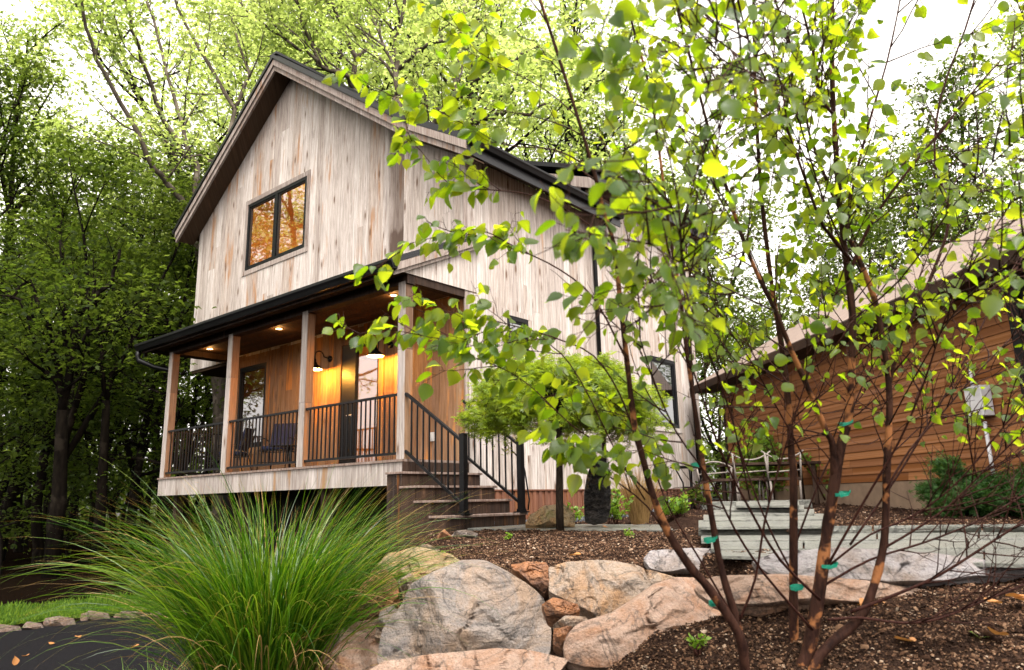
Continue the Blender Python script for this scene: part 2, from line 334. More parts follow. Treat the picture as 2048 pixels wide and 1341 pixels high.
T_TWO = ([(0, 0, 0), (-.36, .45, .07), (0, 1, 0), (.36, .45, .07), (.1, .1, .1), (.62, .3, .2), (.95, .95, .0), (.35, .75, .2)], [(0, 3, 2, 1), (4, 5, 6, 7)])
# serrated ovate birch leaf folded along its midrib
_L = [(.0, .0), (.16, .03), (.27, .10), (.30, .17), (.385, .22), (.385, .30), (.43, .36), (.40, .44), (.40, .51), (.34, .58), (.32, .66), (.245, .72), (.21, .80), (.12, .86), (.07, .94), (.0, 1.03)]
_tv = [(0, t, -.03*math.sin(t*PI)) for t in (.0, .25, .5, .75, 1.03)] + [(a, b, a*.28+.05*math.sin(b*5)) for a, b in _L[1:-1]] + [(-a, b, a*.28-.04*math.sin(b*5)) for a, b in _L[1:-1]]
_n = len(_L)-2
def _half(o, flip):
    r = [(0, 1, o+3, o+2, o+1, o), (1, 2, o+8, o+7, o+6, o+5, o+4, o+3), (2, 3, o+11, o+10, o+9, o+8), (3, 4, o+13, o+12, o+11)]
    return [q[::-1] for q in r] if flip else r
T_BIRCH = (_tv, _half(5, False)+_half(5+_n, True))
def star():
    v, f = [], []
    for a, L in ((0, 1), (.7, .85), (-.7, .85), (1.5, .55), (-1.5, .55)):
        b = len(v); c, s_ = math.cos(a), math.sin(a)
        for x, y, z in ((0, 0, 0), (-.09, .45, .02), (0, 1, -.12), (.09, .45, .02)):
            x, y = x*L, y*L; v.append((x*c+y*s_, -x*s_+y*c, z))
        f.append((b, b+3, b+2, b+1))
    return v, f
T_STAR = star()
RNG = np.random.default_rng(7)
rr = random.Random(11)
def tag(o, label=None, cat=None, group=None, kind=None):
    for k, v in (('label', label), ('category', cat), ('group', group), ('kind', kind)):
        if v: o[k] = v
    return o
def empty(name, loc, label=None, cat=None, group=None):
    o = bpy.data.objects.new(name, None); o.location = tuple(map(float, loc)); o.empty_display_size = .2; col.objects.link(o)
    return tag(o, label, cat, group)
def kids(o): return [c for c in bpy.data.objects if c.parent is o]
def copy_tree(o, parent=None):
    c = o.copy(); col.objects.link(c); c.parent = parent
    for k in kids(o): copy_tree(k, c)
    return c

# ------------------------------------------------------------------ terrain
POLY = [(0.0, 1.4), (1.0, -.35), (2.0, -1.35), (3.0, -2.1), (3.7, -2.65), (4.3, -2.9), (4.9, -2.5), (5.5, -2.25), (6.05, -2.4), (6.3, -2.95), (6.12, -3.55), (5.95, -4.1), (6.3, -4.8), (6.75, -5.4), (9, -5.7), (80, -5.7), (80, 95), (0, 95)]
def sdf(X, Y):
    d = np.full(X.shape, 1e9); ins = np.zeros(X.shape, bool); n = len(POLY)
    for i in range(n):
        (ax, ay), (bx, by) = POLY[i], POLY[(i+1) % n]
        ex, ey = bx-ax, by-ay; t = np.clip(((X-ax)*ex+(Y-ay)*ey)/(ex*ex+ey*ey), 0, 1)
        d = np.minimum(d, np.hypot(X-ax-t*ex, Y-ay-t*ey))
        c = ((ay > Y) != (by > Y)) & (X < (bx-ax)*(Y-ay)/(by-ay+1e-12)+ax); ins ^= c
    return np.where(ins, d, -d)
def sst(a, b, x): t = np.clip((x-a)/(b-a), 0, 1); return t*t*(3-2*t)
def vnoise(X, Y, f, seed=0):
    X, Y = X*f, Y*f; xi, yi = np.floor(X).astype(int), np.floor(Y).astype(int); fx, fy = X-xi, Y-yi
    h = lambda a, b: (np.sin(a*127.1+b*311.7+seed*17.3)*43758.5453) % 1.0
    fx, fy = fx*fx*(3-2*fx), fy*fy*(3-2*fy)
    return (h(xi, yi)*(1-fx)+h(xi+1, yi)*fx)*(1-fy)+(h(xi, yi+1)*(1-fx)+h(xi+1, yi+1)*fx)*fy
def height(X, Y, detail=True):
    X, Y = np.asarray(X, float), np.asarray(Y, float)
    s = sdf(X, Y); k = sst(-.70, .0, s)
    t = np.maximum(0, -1.7-Y)
    up = -.97+.27*sst(1.7, 6, Y)*sst(1.0, 3.0, X)-.11*t-.02*t*t+.06*sst(10, 20, Y)
    dep = (X-CAM[0])*-.6452+(Y-CAM[1])*.764; rt = ((X-6.0)*4.2+(Y+2.2)*2.5)/4.89      # ground bedded up to the stone steps
    mk = sst(-.65, -.3, rt)*sst(4.45, 4.75, dep)*sst(-2.9, -2.5, Y-(X-6)*.9); up = up*(1-mk)+mk*(np.interp(dep, [4.5, 5.5, 6.5, 8, 9.5, 11, 13, 16], [-.97, -.945, -.915, -.88, -.835, -.78, -.72, -.68])-.03)
    lo = -2.12-.25*sst(10, 30, -X)
    z = lo*(1-k)+up*k
    if detail:
        a = k*sst(-6, -5, Y)*(1-sst(9, 12, Y))
        z = z+a*(.05*(vnoise(X, Y, 3, 1)-.5)+.035*(vnoise(X, Y, 9, 2)-.5)+.022*(vnoise(X, Y, 24, 3)-.5))+(1-k)*.03*(vnoise(X, Y, 2, 4)-.5)
    return z
def gz(x, y): return float(height(np.array([x]), np.array([y]), False)[0])
xs = np.concatenate([-np.geomspace(160, 4, 34), np.arange(-3.8, 1.4, .2), np.arange(1.4, 9.2, .035), np.arange(9.3, 14, .4), np.geomspace(14.4, 160, 22)])
ys = np.concatenate([-np.geomspace(120, 6.2, 22), np.arange(-6.0, 1.0, .035), np.arange(1.05, 4, .1), np.arange(4, 14, .4), np.geomspace(14.4, 170, 26)])
X, Y = np.meshgrid(xs, ys, indexing='ij'); Z = height(X, Y); nx, ny = len(xs), len(ys)
idx = np.arange(nx*ny).reshape(nx, ny)
q = np.stack([idx[:-1, :-1], idx[1:, :-1], idx[1:, 1:], idx[:-1, 1:]], -1).reshape(-1, 4)
UPM = sst(-.6, -.1, sdf(X, Y))
ground = npmesh('ground', np.stack([X, Y, Z], -1).reshape(-1, 3), np.full(len(q), 4), q.ravel(), m_ground, None, None, True, {'up': UPM.ravel()})
tag(ground, kind='structure')
# driveway: asphalt sheet low on the left
def sheet(name, poly, z, mat, step=None, kind='structure'):
    b = MB(); b.add([(x, y, z) for x, y in poly], [tuple(range(len(poly)))]); o = b.build(name, mat); tag(o, kind=kind); return o
def worldat(x, y, z): r = F+RX*(x-1024)/FPX+UX*(670.5-y)/FPX; return CAM+r*((z-CAM[2])/r[2])
drv = [(2.6, -4.6)]+[tuple(worldat(x, y, -2.085)[:2]) for x, y in ((560, 1232), (440, 1222), (330, 1226), (230, 1234), (120, 1248), (0, 1260), (-120, 1276), (-400, 1330))]+[(-3.5, -9.5), (-2, -14), (6.2, -16), (9.5, -10), (6.6, -6.6), (4.4, -5.6)]
sheet('driveway', drv, -2.085, m_asph)

# ------------------------------------------------------------------ house
HL = 'two storey house clad in weathered grey vertical boards with a lit porch'
house = empty('house', (-4.8, 5, -.95), HL, 'house')
def boards(mb, p0, along, normal, s0, s1, top, bot, holes=(), wmin=.14, wmax=.30, seed=0, off=0.0):
    rg = random.Random(seed); p0, along, normal = map(np.array, (p0, along, normal)); p0 = p0.astype(float); s = s0; up = np.array([0, 0, 1.0])
    while s < s1-1e-6:
        e = min(s1, s+rg.uniform(wmin, wmax))
        if s1-e < .06: e = s1
        cuts = sorted({s, e} | {c for h in holes for c in h[:2] if s+.004 < c < e-.004})
        r = rg.random(); d = off+.016+rg.uniform(0, .006)
        for a, b in zip(cuts[:-1], cuts[1:]):
            mid = (a+b)/2; sp = [(None, None)]; hs_ = sorted([h for h in holes if h[0] <= mid <= h[1]], key=lambda h: h[2])
            ga = .0022 if a == s else 0; gb = .0022 if b == e else 0
            z0a, z0b, segs = bot(a), bot(b), []
            for h in hs_:
                segs.append((z0a, z0b, h[2], h[2])); z0a = z0b = h[3]
            segs.append((z0a, z0b, top(a), top(b)))
            sg2 = []
            for la, lb, ta, tb in segs:
                if min(ta, tb)-max(la, lb) > 1.8 and rg.random() < .22:
                    c_ = rg.uniform(max(la, lb)+.5, min(ta, tb)-.5); sg2 += [(la, lb, c_-.0015, c_-.0015, r), (c_+.0015, c_+.0015, ta, tb, rg.random())]
                else: sg2.append((la, lb, ta, tb, r))
            for la, lb, ta, tb, r in sg2:
                if (ta+tb)-(la+lb) < .01: continue
                def P(t, z, o): return p0+along*t+normal*o+up*z
                A, B = a+ga, b-gb
                vs = [P(A, la, 0), P(B, lb, 0), P(B, tb, 0), P(A, ta, 0), P(A, la, d), P(B, lb, d), P(B, tb, d), P(A, ta, d)]
                mb.add(vs, [(4, 5, 6, 7), (0, 4, 7, 3), (5, 1, 2, 6), (7, 6, 2, 3), (0, 1, 5, 4), (0, 3, 2, 1)], r)
        s = e
RX0, RZ, SL = -5.7, 9.4, .725
def rtop(x): # top of the roof over the front part
    if x < RX0: return RZ-SL*(RX0-x)
    if x < -1.0: return RZ-SL*(x-RX0)
    return RZ-SL*(-1.0-RX0)-.60*(x+1.0)
VF, VP, VW, VB = 1.5, 1.32, .98, 9.3          # wall plane, bump plane, roof overhang plane, back
ax_ = np.array([1., 0, 0]); ay_ = np.array([0, 1., 0])
WIN = (-7.28, -4.90, 4.72, 6.36)            # upstairs window rough hole
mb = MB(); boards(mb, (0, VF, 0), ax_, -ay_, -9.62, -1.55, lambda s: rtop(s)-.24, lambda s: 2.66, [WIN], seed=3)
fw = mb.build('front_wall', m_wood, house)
mb = MB(); boards(mb, (0, VP, 0), ax_, -ay_, -1.55, .0, lambda s: rtop(s)-.24, lambda s: 2.72, seed=5)
boards(mb, (-1.55, 0, 0), ay_, -ax_, VP, VF, lambda s: 6.0, lambda s: 2.72, seed=6)
mb.build('front_wall', m_woodb, house)
# side wall
HB = [(2.26, 2.84, 1.52, 2.50), (7.05, 8.2, .90, 2.44)]
def stop(v): return 5.10 if v < 4.75 else 5.75
mb = MB(); boards(mb, (0, 0, 0), ay_, ax_, VP-.018, VB, stop, lambda s: -.45, HB, .16, .30, seed=9)
mb.build('side_wall', m_woodb, house)
mb = MB(); boards(mb, (0, 4.72, 0), ax_, -ay_, -2.6, .0, lambda s: 5.9-.40*s-.15, lambda s: rtop(s)-.05, seed=12)
mb.build('dormer_wall', m_woodb, house)
# porch wall (lower storey, under the porch roof)
DOOR = (-3.48, -2.36, -.02, 2.36); LW = (-7.22, -6.12, .62, 2.42)
mb = MB(); boards(mb, (0, VF, 0), ax_, -ay_, -7.78, -1.55, lambda s: 2.70, lambda s: -.02, [DOOR, LW], .12, .22, seed=21)
boards(mb, (0, VP, 0), ax_, -ay_, -1.55, 0.0, lambda s: 2.70, lambda s: -.02, [], .12, .22, seed=22)
boards(mb, (-1.55, 0, 0), ay_, -ax_, VP, VF, lambda s: 2.7, lambda s: -.02, seed=23)
boards(mb, (-7.78, 0, 0), ay_, -ax_, VF, VB, lambda s: 2.70, lambda s: -.02, [], seed=24)
mb.build('porch_wall', m_porchw, house)
# left upper wall, back walls and cantilever underside
mb = MB(); boards(mb, (-9.62, 0, 0), ay_, -ax_, VF, VB, lambda s: 6.25, lambda s: 2.66, seed=31)
boards(mb, (0, VB, 0), ax_, ay_, -9.62, 0, lambda s: rtop(s)-.24, lambda s: -.5, seed=32, wmin=.3, wmax=.5)
mb.build('rear_wall', m_woodb, house)
mb = MB(); mb.box((-9.6, VF+.02, 2.60), (-7.8, VB, 2.68)); mb.build('underside', m_ceil, house)
# foundation and skirting
mb = MB(); mb.box((-7.7, 1.52, -2.6), (-.02, 9.2, -.03)); mb.build('foundation', m_concrete, house)
mb = MB()
for k in range(100): mb.box((-.01, 1.36+k*.0795, -1.1), (.018 if k % 2 else .0, 1.36+(k+1)*.0795, -.452), rr.random())
mb.box((-.02, 1.34, -.452), (.03, VB, -.43), .2)
mb.build('skirting', m_corr, house)
# main roof slabs with black metal
def slab(mb, x0, z0, x1, z1, v0, v1, th=.10, r=.5):
    mb.prism([(x0, v0, z0), (x1, v0, z1), (x1, v0, z1-th), (x0, v0, z0-th)], (0, v1-v0, 0), r)
mb = MB()
slab(mb, -9.95, rtop(-9.95), RX0, RZ, VW, VB+.3); slab(mb, RX0, RZ, -1.0, rtop(-1.0), VW, VB+.3)
slab(mb, -1.02, rtop(-1.0)+.05, .45, rtop(.45)+.05, VW-.10, 4.7)
slab(mb, -2.75, 5.95+.4*3.15, .45, 5.95, 4.62, VB+.3)
for k in range(18):
    y = 1.02+k*.48
    mb.beam((RX0-.02, y, RZ+.015), (-9.95, y, rtop(-9.95)+.015), .025, .035)
    mb.beam((RX0+.02, y, RZ+.015), (-1.0, y, rtop(-1)+.015), .025, .035)
    if y < 4.7: mb.beam((-1.0, y-.1, rtop(-1)+.06), (.45, y-.1, rtop(.45)+.06), .025, .035)
mb.beam((RX0, VW-.02, RZ+.02), (RX0, VB+.3, RZ+.02), .26, .06)
for a, b in ((-9.97, RX0), (RX0, -1.0)):
    mb.prism([(a, VW-.03, rtop(a)+.02), (b, VW-.03, rtop(b)+.02), (b, VW-.03, rtop(b)-.075), (a, VW-.03, rtop(a)-.075)], (0, .028, 0))
roof = mb.build('roof', m_roof, house)
# rake boards (two steps) and soffit
def rake(mb, x0, x1, v, drop, hgt, th, dz=0, r=.5):
    a, b = rtop(x0)-drop+dz, rtop(x1)-drop+dz
    n = 3 if x1-x0 > 2 else 1
    for i in range(n):
        p, q_ = x0+(x1-x0)*i/n, x0+(x1-x0)*(i+1)/n-(.004 if i < n-1 else 0)
        zp, zq = rtop(p)-drop+dz, rtop(q_)-drop+dz
        mb.prism([(p, v, zp), (q_, v, zq), (q_, v, zq-hgt), (p, v, zp-hgt)], (0, th, 0), rr.random())
for a, b in ((-9.93, RX0), (RX0, -1.02)):
    mb = MB(); rake(mb, a, b, VW+.0, .095, .15, .05); rake(mb, a, b, VW+.035, .245, .12, .05); mb.build('rake_board', m_trim, roof)
mb = MB(); rake(mb, -1.0, .43, VW-.10, .048, .15, .05); rake(mb, -1.0, .43, VW-.065, .198, .12, .05); mb.build('rake_board', m_trim, roof)
mb = MB()
for a in (-2.6,): mb.prism([(a, 4.58, 5.85-.4*a), (.43, 4.58, 5.85-.4*.43), (.43, 4.58, 5.62-.4*.43), (a, 4.58, 5.62-.4*a)], (0, .05, 0), .4)
mb.build('rake_board', m_trim, roof)
mb = MB()
for a, b, v in ((-9.93, RX0, VW), (RX0, -1.02, VW), (-1.0, .43, VW-.1)):
    mb.prism([(a, v+.05, rtop(a)-.30), (b, v+.05, rtop(b)-.30), (b, v+.05, rtop(b)-.32), (a, v+.05, rtop(a)-.32)], (0, VF-.02-v-.05 if b < -1 else VP-v-.07, 0), .3)
mb.prism([(.0+.02, VW-.05, rtop(0)-.26), (.43, VW-.05, rtop(.43)-.15), (.43, VW-.05, rtop(.43)-.17), (.02, VW-.05, rtop(0)-.28)], (0, 5.6-VW, 0), .3)
mb.prism([(.02, 4.62, 5.66), (.43, 4.62, 5.66), (.43, 4.62, 5.64), (.02, 4.62, 5.64)], (0, VB-4.4, 0), .3)
mb.prism([(-9.63, VW+.05, rtop(-9.63)-.27), (-9.93, VW+.05, rtop(-9.93)-.16), (-9.93, VW+.05, rtop(-9.93)-.18), (-9.63, VW+.05, rtop(-9.63)-.29)], (0, 8.4, 0), .3)
mb.build('soffit', m_ceil, roof)
def gutter(name, p, q_, out, parent, wd=.12, h=.12):
    # open-topped K profile swept from p to q
    p, q_, out = map(lambda t: np.array(t, float), (p, q_, out)); mb = MB()
    prof = [(0, 0), (0, -h), (wd*.65, -h), (wd*.85, -h*.55), (wd, -h*.3), (wd, 0), (wd-.008, 0), (wd*.62, -h+.01), (.008, -h+.01), (.008, 0)]
    poly = [p+out*a+np.array([0, 0, b]) for a, b in prof]; mb.prism(poly, q_-p); return mb.build(name, m_black, parent)
gutter('gutter', (.45, VW-.12, rtop(.45)+.02), (.45, 5.45, rtop(.45)+.02), (1, 0, 0), roof)
gutter('gutter', (.45, 4.64, 5.93), (.45, VB+.3, 5.93), (1, 0, 0), roof)
gutter('gutter', (-9.95, VW-.02, rtop(-9.95)+.0), (-9.95, VB+.3, rtop(-9.95)+.0), (-1, 0, 0), roof)
mb = MB(); mb.box((.42, VW-.08, 4.86), (.45, 5.45, 5.04), .3); mb.box((.42, 4.64, 5.62), (.45, VB+.3, 5.84), .5); mb.build('fascia', m_roof, roof)
# downspouts
mb = MB(); mb.tube([(.50, 5.0, 5.02), (.5, 5.0, 4.9), (.1, 5.0, 4.6), (.075, 5.0, 4.5), (.075, 5.0, -.8)], .042, 8); mb.build('downspout', m_black, house)
mb = MB(); mb.tube([(.5, 8.9, 5.85), (.5, 8.9, 5.7), (.1, 8.9, 5.4), (.08, 8.9, 5.3), (.08, 8.9, -.7)], .042, 8); mb.build('downspout', m_black, house)
# porch
PD = -.02
mb = MB()
for k in range(10): mb.box((-7.55, -.03+k*.15, -.035), (.02, -.034+(k+1)*.15+.0, 0.0), rr.random())
deck = mb.build('porch_floor', m_tread, house)
mb = MB(); boards(mb, (0, 0, 0), ax_, -ay_, -7.5, -.0, lambda s: -.036, lambda s: -.36, seed=41, off=-.01)
boards(mb, (0, 0, 0), ay_, ax_, -.018, 1.3, lambda s: -.036, lambda s: -.36, seed=42, off=-.01)
boards(mb, (-7.5, 0, 0), ay_, -ax_, -.018, 1.5, lambda s: -.036, lambda s: -.36, seed=43, off=-.01)
mb.build('fascia', m_postg, house)
mb = MB()
for k in range(8): mb.box((-7.4+k, .165, -.30), (-7.36+k, 1.45, -.06))
mb.box((-7.42, .10, -.305), (-.05, .16, -.055)); mb.build('deck_framing', m_dark, house)
for x in (-7.1, -4.6, -2.1, -.25): mb = MB(); mb.box((x-.07, .17, -2.4), (x+.07, .31, -.31)); mb.build('deck_post', m_dark, house)
for x in (-7.5, -5.07, -2.63, -.155):
    mb = MB(); r0 = rr.random(); h0 = rr.uniform(1.0, 1.9)
    mb.box((x+.012, .012, 0), (x+.142, .142, 2.62), r0, 1)
    for z0, z1 in ((0, h0), (h0+.004, 2.62)):
        mb.box((x, -.003, z0), (x+.15, .011, z1), rr.random(), 0); mb.box((x+.143, .0122, z0), (x+.157, .15, z1), rr.random(), 1)
        mb.box((x-.003, .0122, z0), (x+.011, .15, z1), rr.random(), 0)
    mb.build('porch_post', [m_postg, m_postb], house)
mb = MB(); mb.box((-7.55, .0, 2.58), (.04, .16, 2.78), .3); mb.box((-7.55, .165, 2.60), (-7.41, 1.48, 2.76), .6); mb.box((-.10, .165, 2.60), (.04, 1.3, 2.72), .4)
mb.build('porch_beam', m_dark, house)
mb = MB()
for k in range(12): mb.box((-9.5 if k > 1000 else -7.9, -.16+k*.14, 2.722), (.02, -.163+(k+1)*.14, 2.74), rr.random())
ceil = mb.build('porch_ceiling', m_ceil, house)
# porch roof
def pz(v): return 2.86+.475*(v+.3)
mb = MB(); mb.prism([(-8.25, -.30, pz(-.3)), (-8.25, VF, pz(VF)), (-8.25, VF, pz(VF)-.05), (-8.25, -.30, pz(-.3)-.05)], (8.40, 0, 0))
for k in range(21):
    x = -8.24+k*.419; mb.beam((x, -.31, pz(-.3)+.018), (x, VP-.02 if x > -1.5 else VF-.02, pz(VP if x > -1.5 else VF)+.018), .022, .035)
proof = mb.build('porch_roof', m_roof, house)
gutter('gutter', (-8.28, -.30, 2.85), (.17, -.30, 2.85), (0, -1, 0), proof, .13, .15)
mb = MB(); mb.box((-8.2, -.295, 2.66), (.10, -.27, 2.80), .2); mb.box((-8.2, -.27, 2.70), (-7.9, VF, 2.72), .2); mb.box((-7.9, -.27, 2.70), (.02, -.16, 2.72), .2); mb.build('fascia', m_dark, proof)
mb = MB()
def prk(x, th, drop, h, v0, v1, r): mb.prism([(x, v0, pz(v0)-drop), (x, v1, pz(v1)-drop), (x, v1, pz(v1)-drop-h), (x, v0, pz(v0)-drop-h)], (th, 0, 0), r)
prk(.10, .045, .055, .12, -.3, VP+.2, .7); prk(.07, .045, .175, .06, -.3, VP+.2, .3)
mb.build('rake_board', m_trim, proof)
mb = MB(); boards(mb, (.04, 0, 0), ay_, ax_, -.16, VP+.02, lambda s: max(2.73, pz(s)-.20), lambda s: 2.722, seed=51, off=.0)
mb.build('gable_panel', m_woodb, proof)
mb = MB(); mb.box((.02, VP-.10, -.02), (.045, VP-.02, 4.6), .4); mb.build('corner_board', m_trim, house)
mb = MB(); mb.box((-8.22, -.24, 2.60), (-8.15, -.18, 2.68)); mb.tube([(-8.2, -.36, 2.70), (-8.2, -.36, 2.60), (-8.19, -.34, 2.50), (-7.95, -.1, 2.36), (-7.66, .10, 2.28), (-7.55, .18, 2.18), (-7.54, .18, -.3)], .055, 10)
mb.build('downspout', m_black, house)
# railings
def railing(x0, x1, y0=.05, y1=None, name='railing'):
    y1 = y0 if y1 is None else y1; mb = MB(); L = math.hypot(x1-x0, y1-y0); n = int(round(L/.112))
    mb.beam((x0, y0, .94), (x1, y1, .94), .048, .035); mb.beam((x0, y0, .09), (x1, y1, .09), .036, .036)
    for k in range(1, n):
        t = k/n; x, y = x0+(x1-x0)*t, y0+(y1-y0)*t; mb.beam((x, y, .108), (x, y, .923), .019, .019, (1, 0, 0))
    return mb.build(name, m_black, house)
railing(-7.35, -5.08); railing(-4.92, -2.64); railing(-2.48, -.16); railing(-7.42, -7.42, .16, 1.46)
# stairs
UN = [.30, .59, .88, 1.17]; ZT = [-.19, -.385, -.58, -.775]
for i, (u, z) in enumerate(zip(UN, ZT)):
    st = MB(); st.box((u-.33, -.31, z-.03), (u+.0, 1.31, z), rr.random()); o = st.build('step', m_tread, house, .004)
    rs = MB(); boards(rs, (u-.03, 0, 0), ay_, ax_, -.28, 1.28, lambda s: z-.032, lambda s: (ZT[i+1] if i < 3 else -1.02), wmin=.2, wmax=.5, seed=60+i, off=-.015)
    boards(rs, (0, -.28, 0), ax_, -ay_, u-.32, u-.03, lambda s: z-.032, lambda s: -1.5, wmin=.12, wmax=.2, seed=70+i, off=-.015)
    rs.build('riser', m_dark, o)
rs = MB(); boards(rs, (.0, 0, 0), ay_, ax_, -.03, 1.3, lambda s: -.037, lambda s: -.19, wmin=.2, wmax=.5, seed=66, off=.012); rs.build('riser', m_dark, house)
def stair_rail(y):
    mb = MB(); sl = -.195/.29
    zr = lambda u: -.19+(u-.30)*sl*1.0
    nx_ = 1.10; u0 = .0
    mb.beam((u0, y, zr(u0)+.92), (nx_, y, zr(nx_)+.92), .048, .035); mb.beam((u0, y, zr(u0)+.10), (nx_, y, zr(nx_)+.10), .036, .036)
    n = 9
    for k in range(1, n):
        u = u0+(nx_-u0)*k/n; mb.beam((u, y, zr(u)+.1), (u, y, zr(u)+.91), .019, .019, (1, 0, 0))
    o = mb.build('stair_railing', m_black, house)
    nb = MB(); nb.box((nx_-.0, y-.04, -.774), (nx_+.08, y+.04, .26)); nb.box((nx_-.045, y-.08, -.774), (nx_+.12, y+.08, -.755)); nb.box((nx_-.006, y-.046, .26), (nx_+.086, y+.046, .275))
    nb.box((nx_-.01, y-.05, -.755), (nx_+.09, y+.05, -.72)); nb.build('newel_post', m_black, o)
stair_rail(.03); stair_rail(1.20)
mb = MB(); mb.tube([(1.2, 1.27, -.74), (1.22, 1.28, -.6), (1.16, 1.27, -.2), (1.12, 1.26, -.05), (.9, 1.28, .12)], .012, 6); mb.build('cable', m_black, house)
# windows
def window(hole, v, nrm, axis, lites, trim, parent, gl, fw_=.055, tmat=m_trim, deep=.06, name='window'):
    s0, s1, z0, z1 = hole
    def P(s, o, z): return (s, v-o, z) if axis == 'x' else (v+o, s, z)
    def bx(mb, a, b, o0, o1, c, d, r=.5):
        p, q_ = P(a, o0, c), P(b, o1, d); mb.box(tuple(min(i, j) for i, j in zip(p, q_)), tuple(max(i, j) for i, j in zip(p, q_)), r)
    f = MB(); ft = .07
    bx(f, s0, s1, -deep, .03, z1-ft, z1); bx(f, s0, s1, -deep, .03, z0, z0+ft)
    bx(f, s0, s0+ft, -deep, .029, z0+ft, z1-ft); bx(f, s1-ft, s1, -deep, .029, z0+ft, z1-ft)
    for k in range(1, lites):
        c = s0+(s1-s0)*k/lites; bx(f, c-.05, c+.05, -deep, .027, z0+ft, z1-ft)
    for k in range(lites):   # inner sash lines
        a, b = s0+(s1-s0)*k/lites+.07, s0+(s1-s0)*(k+1)/lites-.07
        bx(f, a, a+.035, -.04, .012, z0+ft, z1-ft); bx(f, b-.035, b, -.04, .012, z0+ft, z1-ft)
        bx(f, a, b, -.04, .010, z0+ft, z0+ft+.035); bx(f, a, b, -.04, .010, z1-ft-.035, z1-ft)
    fr = f.build(name, m_frame, parent)
    g = MB(); cs = [P(s0+.05, -.016, z0+.05), P(s1-.05, -.016, z0+.05), P(s1-.05, -.016, z1-.05), P(s0+.05, -.016, z1-.05)]; g.add(cs, [(0, 1, 2, 3)]); g.build('pane', gl, fr)
    t = MB(); tw = trim
    if tw:
        bx(t, s0-tw, s1+tw, -.0, .038, z1+.002, z1+tw, .2); bx(t, s0-tw, s1+tw, -.0, .038, z0-tw, z0-.002, .6)
        bx(t, s0-tw, s0-.002, 0, .036, z0-.001, z1+.001, .4); bx(t, s1+.002, s1+tw, 0, .036, z0-.001, z1+.001, .8)
        t.build('trim', tmat, fr)
    return fr
window(WIN, VF, -1, 'x', 2, .11, house, m_glass)
window(LW, VF, -1, 'x', 1, .14, house, m_glassd, tmat=m_porchw)
window(HB[0], 0, 1, 'y', 1, .10, house, m_glassd, tmat=m_woodb)
window(HB[1], 0, 1, 'y', 1, .10, house, m_glassd, tmat=m_woodb)
mb = MB()
for k in range(22): mb.box((-.10, 2.36, 1.60+k*.038), (-.07, 2.76, 1.632+k*.038), .4)
mb.build('window_blind', m_intwood, house)
# door: black frame, tall glass leaf
mb = MB(); a, b, c, d = DOOR
mb.box((a, VF-.03, 0), (a+.42, VF+.05, d)); mb.box((b-.06, VF-.03, 0), (b, VF+.05, d)); mb.box((a+.42, VF-.03, d-.08), (b-.06, VF+.05, d)); mb.box((a+.42, VF-.029, 0), (b-.06, VF+.05, .12))
door = mb.build('door', m_frame, house)
mb = MB(); mb.add([(a+.40, VF, .10), (b-.05, VF, .10), (b-.05, VF, d-.06), (a+.40, VF, d-.06)], [(0, 1, 2, 3)]); mb.build('pane', m_glass, door)
mb = MB(); mb.tube([(a+.36, VF-.035, 1.0), (a+.36, VF-.08, 1.0), (a+.25, VF-.08, 1.0)], .010, 6); mb.lathe((a+.36, VF-.04, .98), [(0, 0), (.02, 0), (.02, .04), (0, .04)], 8); mb.build('handle', m_greybox, door)
mb = MB()
for x0, x1, z0, z1 in ((a-.13, a-.003, 0, d+.13), (b+.003, b+.13, 0, d+.13), (a-.003, b+.003, d+.003, d+.13)): mb.box((x0, VF-.05, z0), (x1, VF-.0, z1), rr.random())
mb.build('trim', m_porchw, door)
# rooms behind the glass
def room(lo, hi, open_front=True):
    mb = MB(); (x0, y0, z0), (x1, y1, z1) = lo, hi
    mb.add([(x0, y0, z0), (x1, y0, z0), (x1, y1, z0), (x0, y1, z0), (x0, y0, z1), (x1, y0, z1), (x1, y1, z1), (x0, y1, z1)],
           [(0, 1, 2, 3), (7, 6, 5, 4), (1, 5, 6, 2), (2, 6, 7, 3), (3, 7, 4, 0)])
    o = mb.build('room', m_white, house); return o
room((-8.6, VF+.03, 3.1), (-3.2, 6.0, 6.9)); room((-5.2, VF+.03, .01), (-.2, 6.0, 2.6)); room((-7.7, VF+.03, .01), (-5.3, 5.0, 2.6))
mb = MB(); mb.box((-6.4, 4.3, 3.2), (-6.25, 4.45, 5.76)); mb.box((-6.4, 4.25, 5.75), (-3.3, 4.5, 6.0)); mb.build('interior_trim', m_intwood, house)
mb = MB(); mb.box((-5.0, 4.0, .02), (-4.0, 5.6, .9)); mb.build('cabinet', m_intwood, house)
def lamp(loc, e, c=(1, .47, .13), size=.05, name='light'):
    ld = bpy.data.lights.new(name, 'POINT'); ld.energy = e; ld.color = c; ld.shadow_soft_size = size
    lo = bpy.data.objects.new(name, ld); lo.location = tuple(Vector(loc)-rootloc(house)); lo.parent = house; col.objects.link(lo); return lo
lamp((-5.2, 3.2, 6.3), 70, (1, .5, .16), .15); lamp((-2.9, 4.0, 2.2), 22, (1, .55, .2), .12); lamp((-6.6, 3.6, 2.3), 4, (1, .6, .3), .12)
mb = MB(); mb.lathe((-5.0, 2.6, 6.25), [(0, .1), (.06, .09), (.11, 0), (.06, -.06), (0, -.08)], 14); mb.build('pendant_light', m_bulb, house)
mb = MB(); mb.lathe((-2.75, 3.0, 1.95), [(0, .12), (.05, .1), (.16, 0), (.0, .02)], 14); mb.build('pendant_light', m_bulb, house)
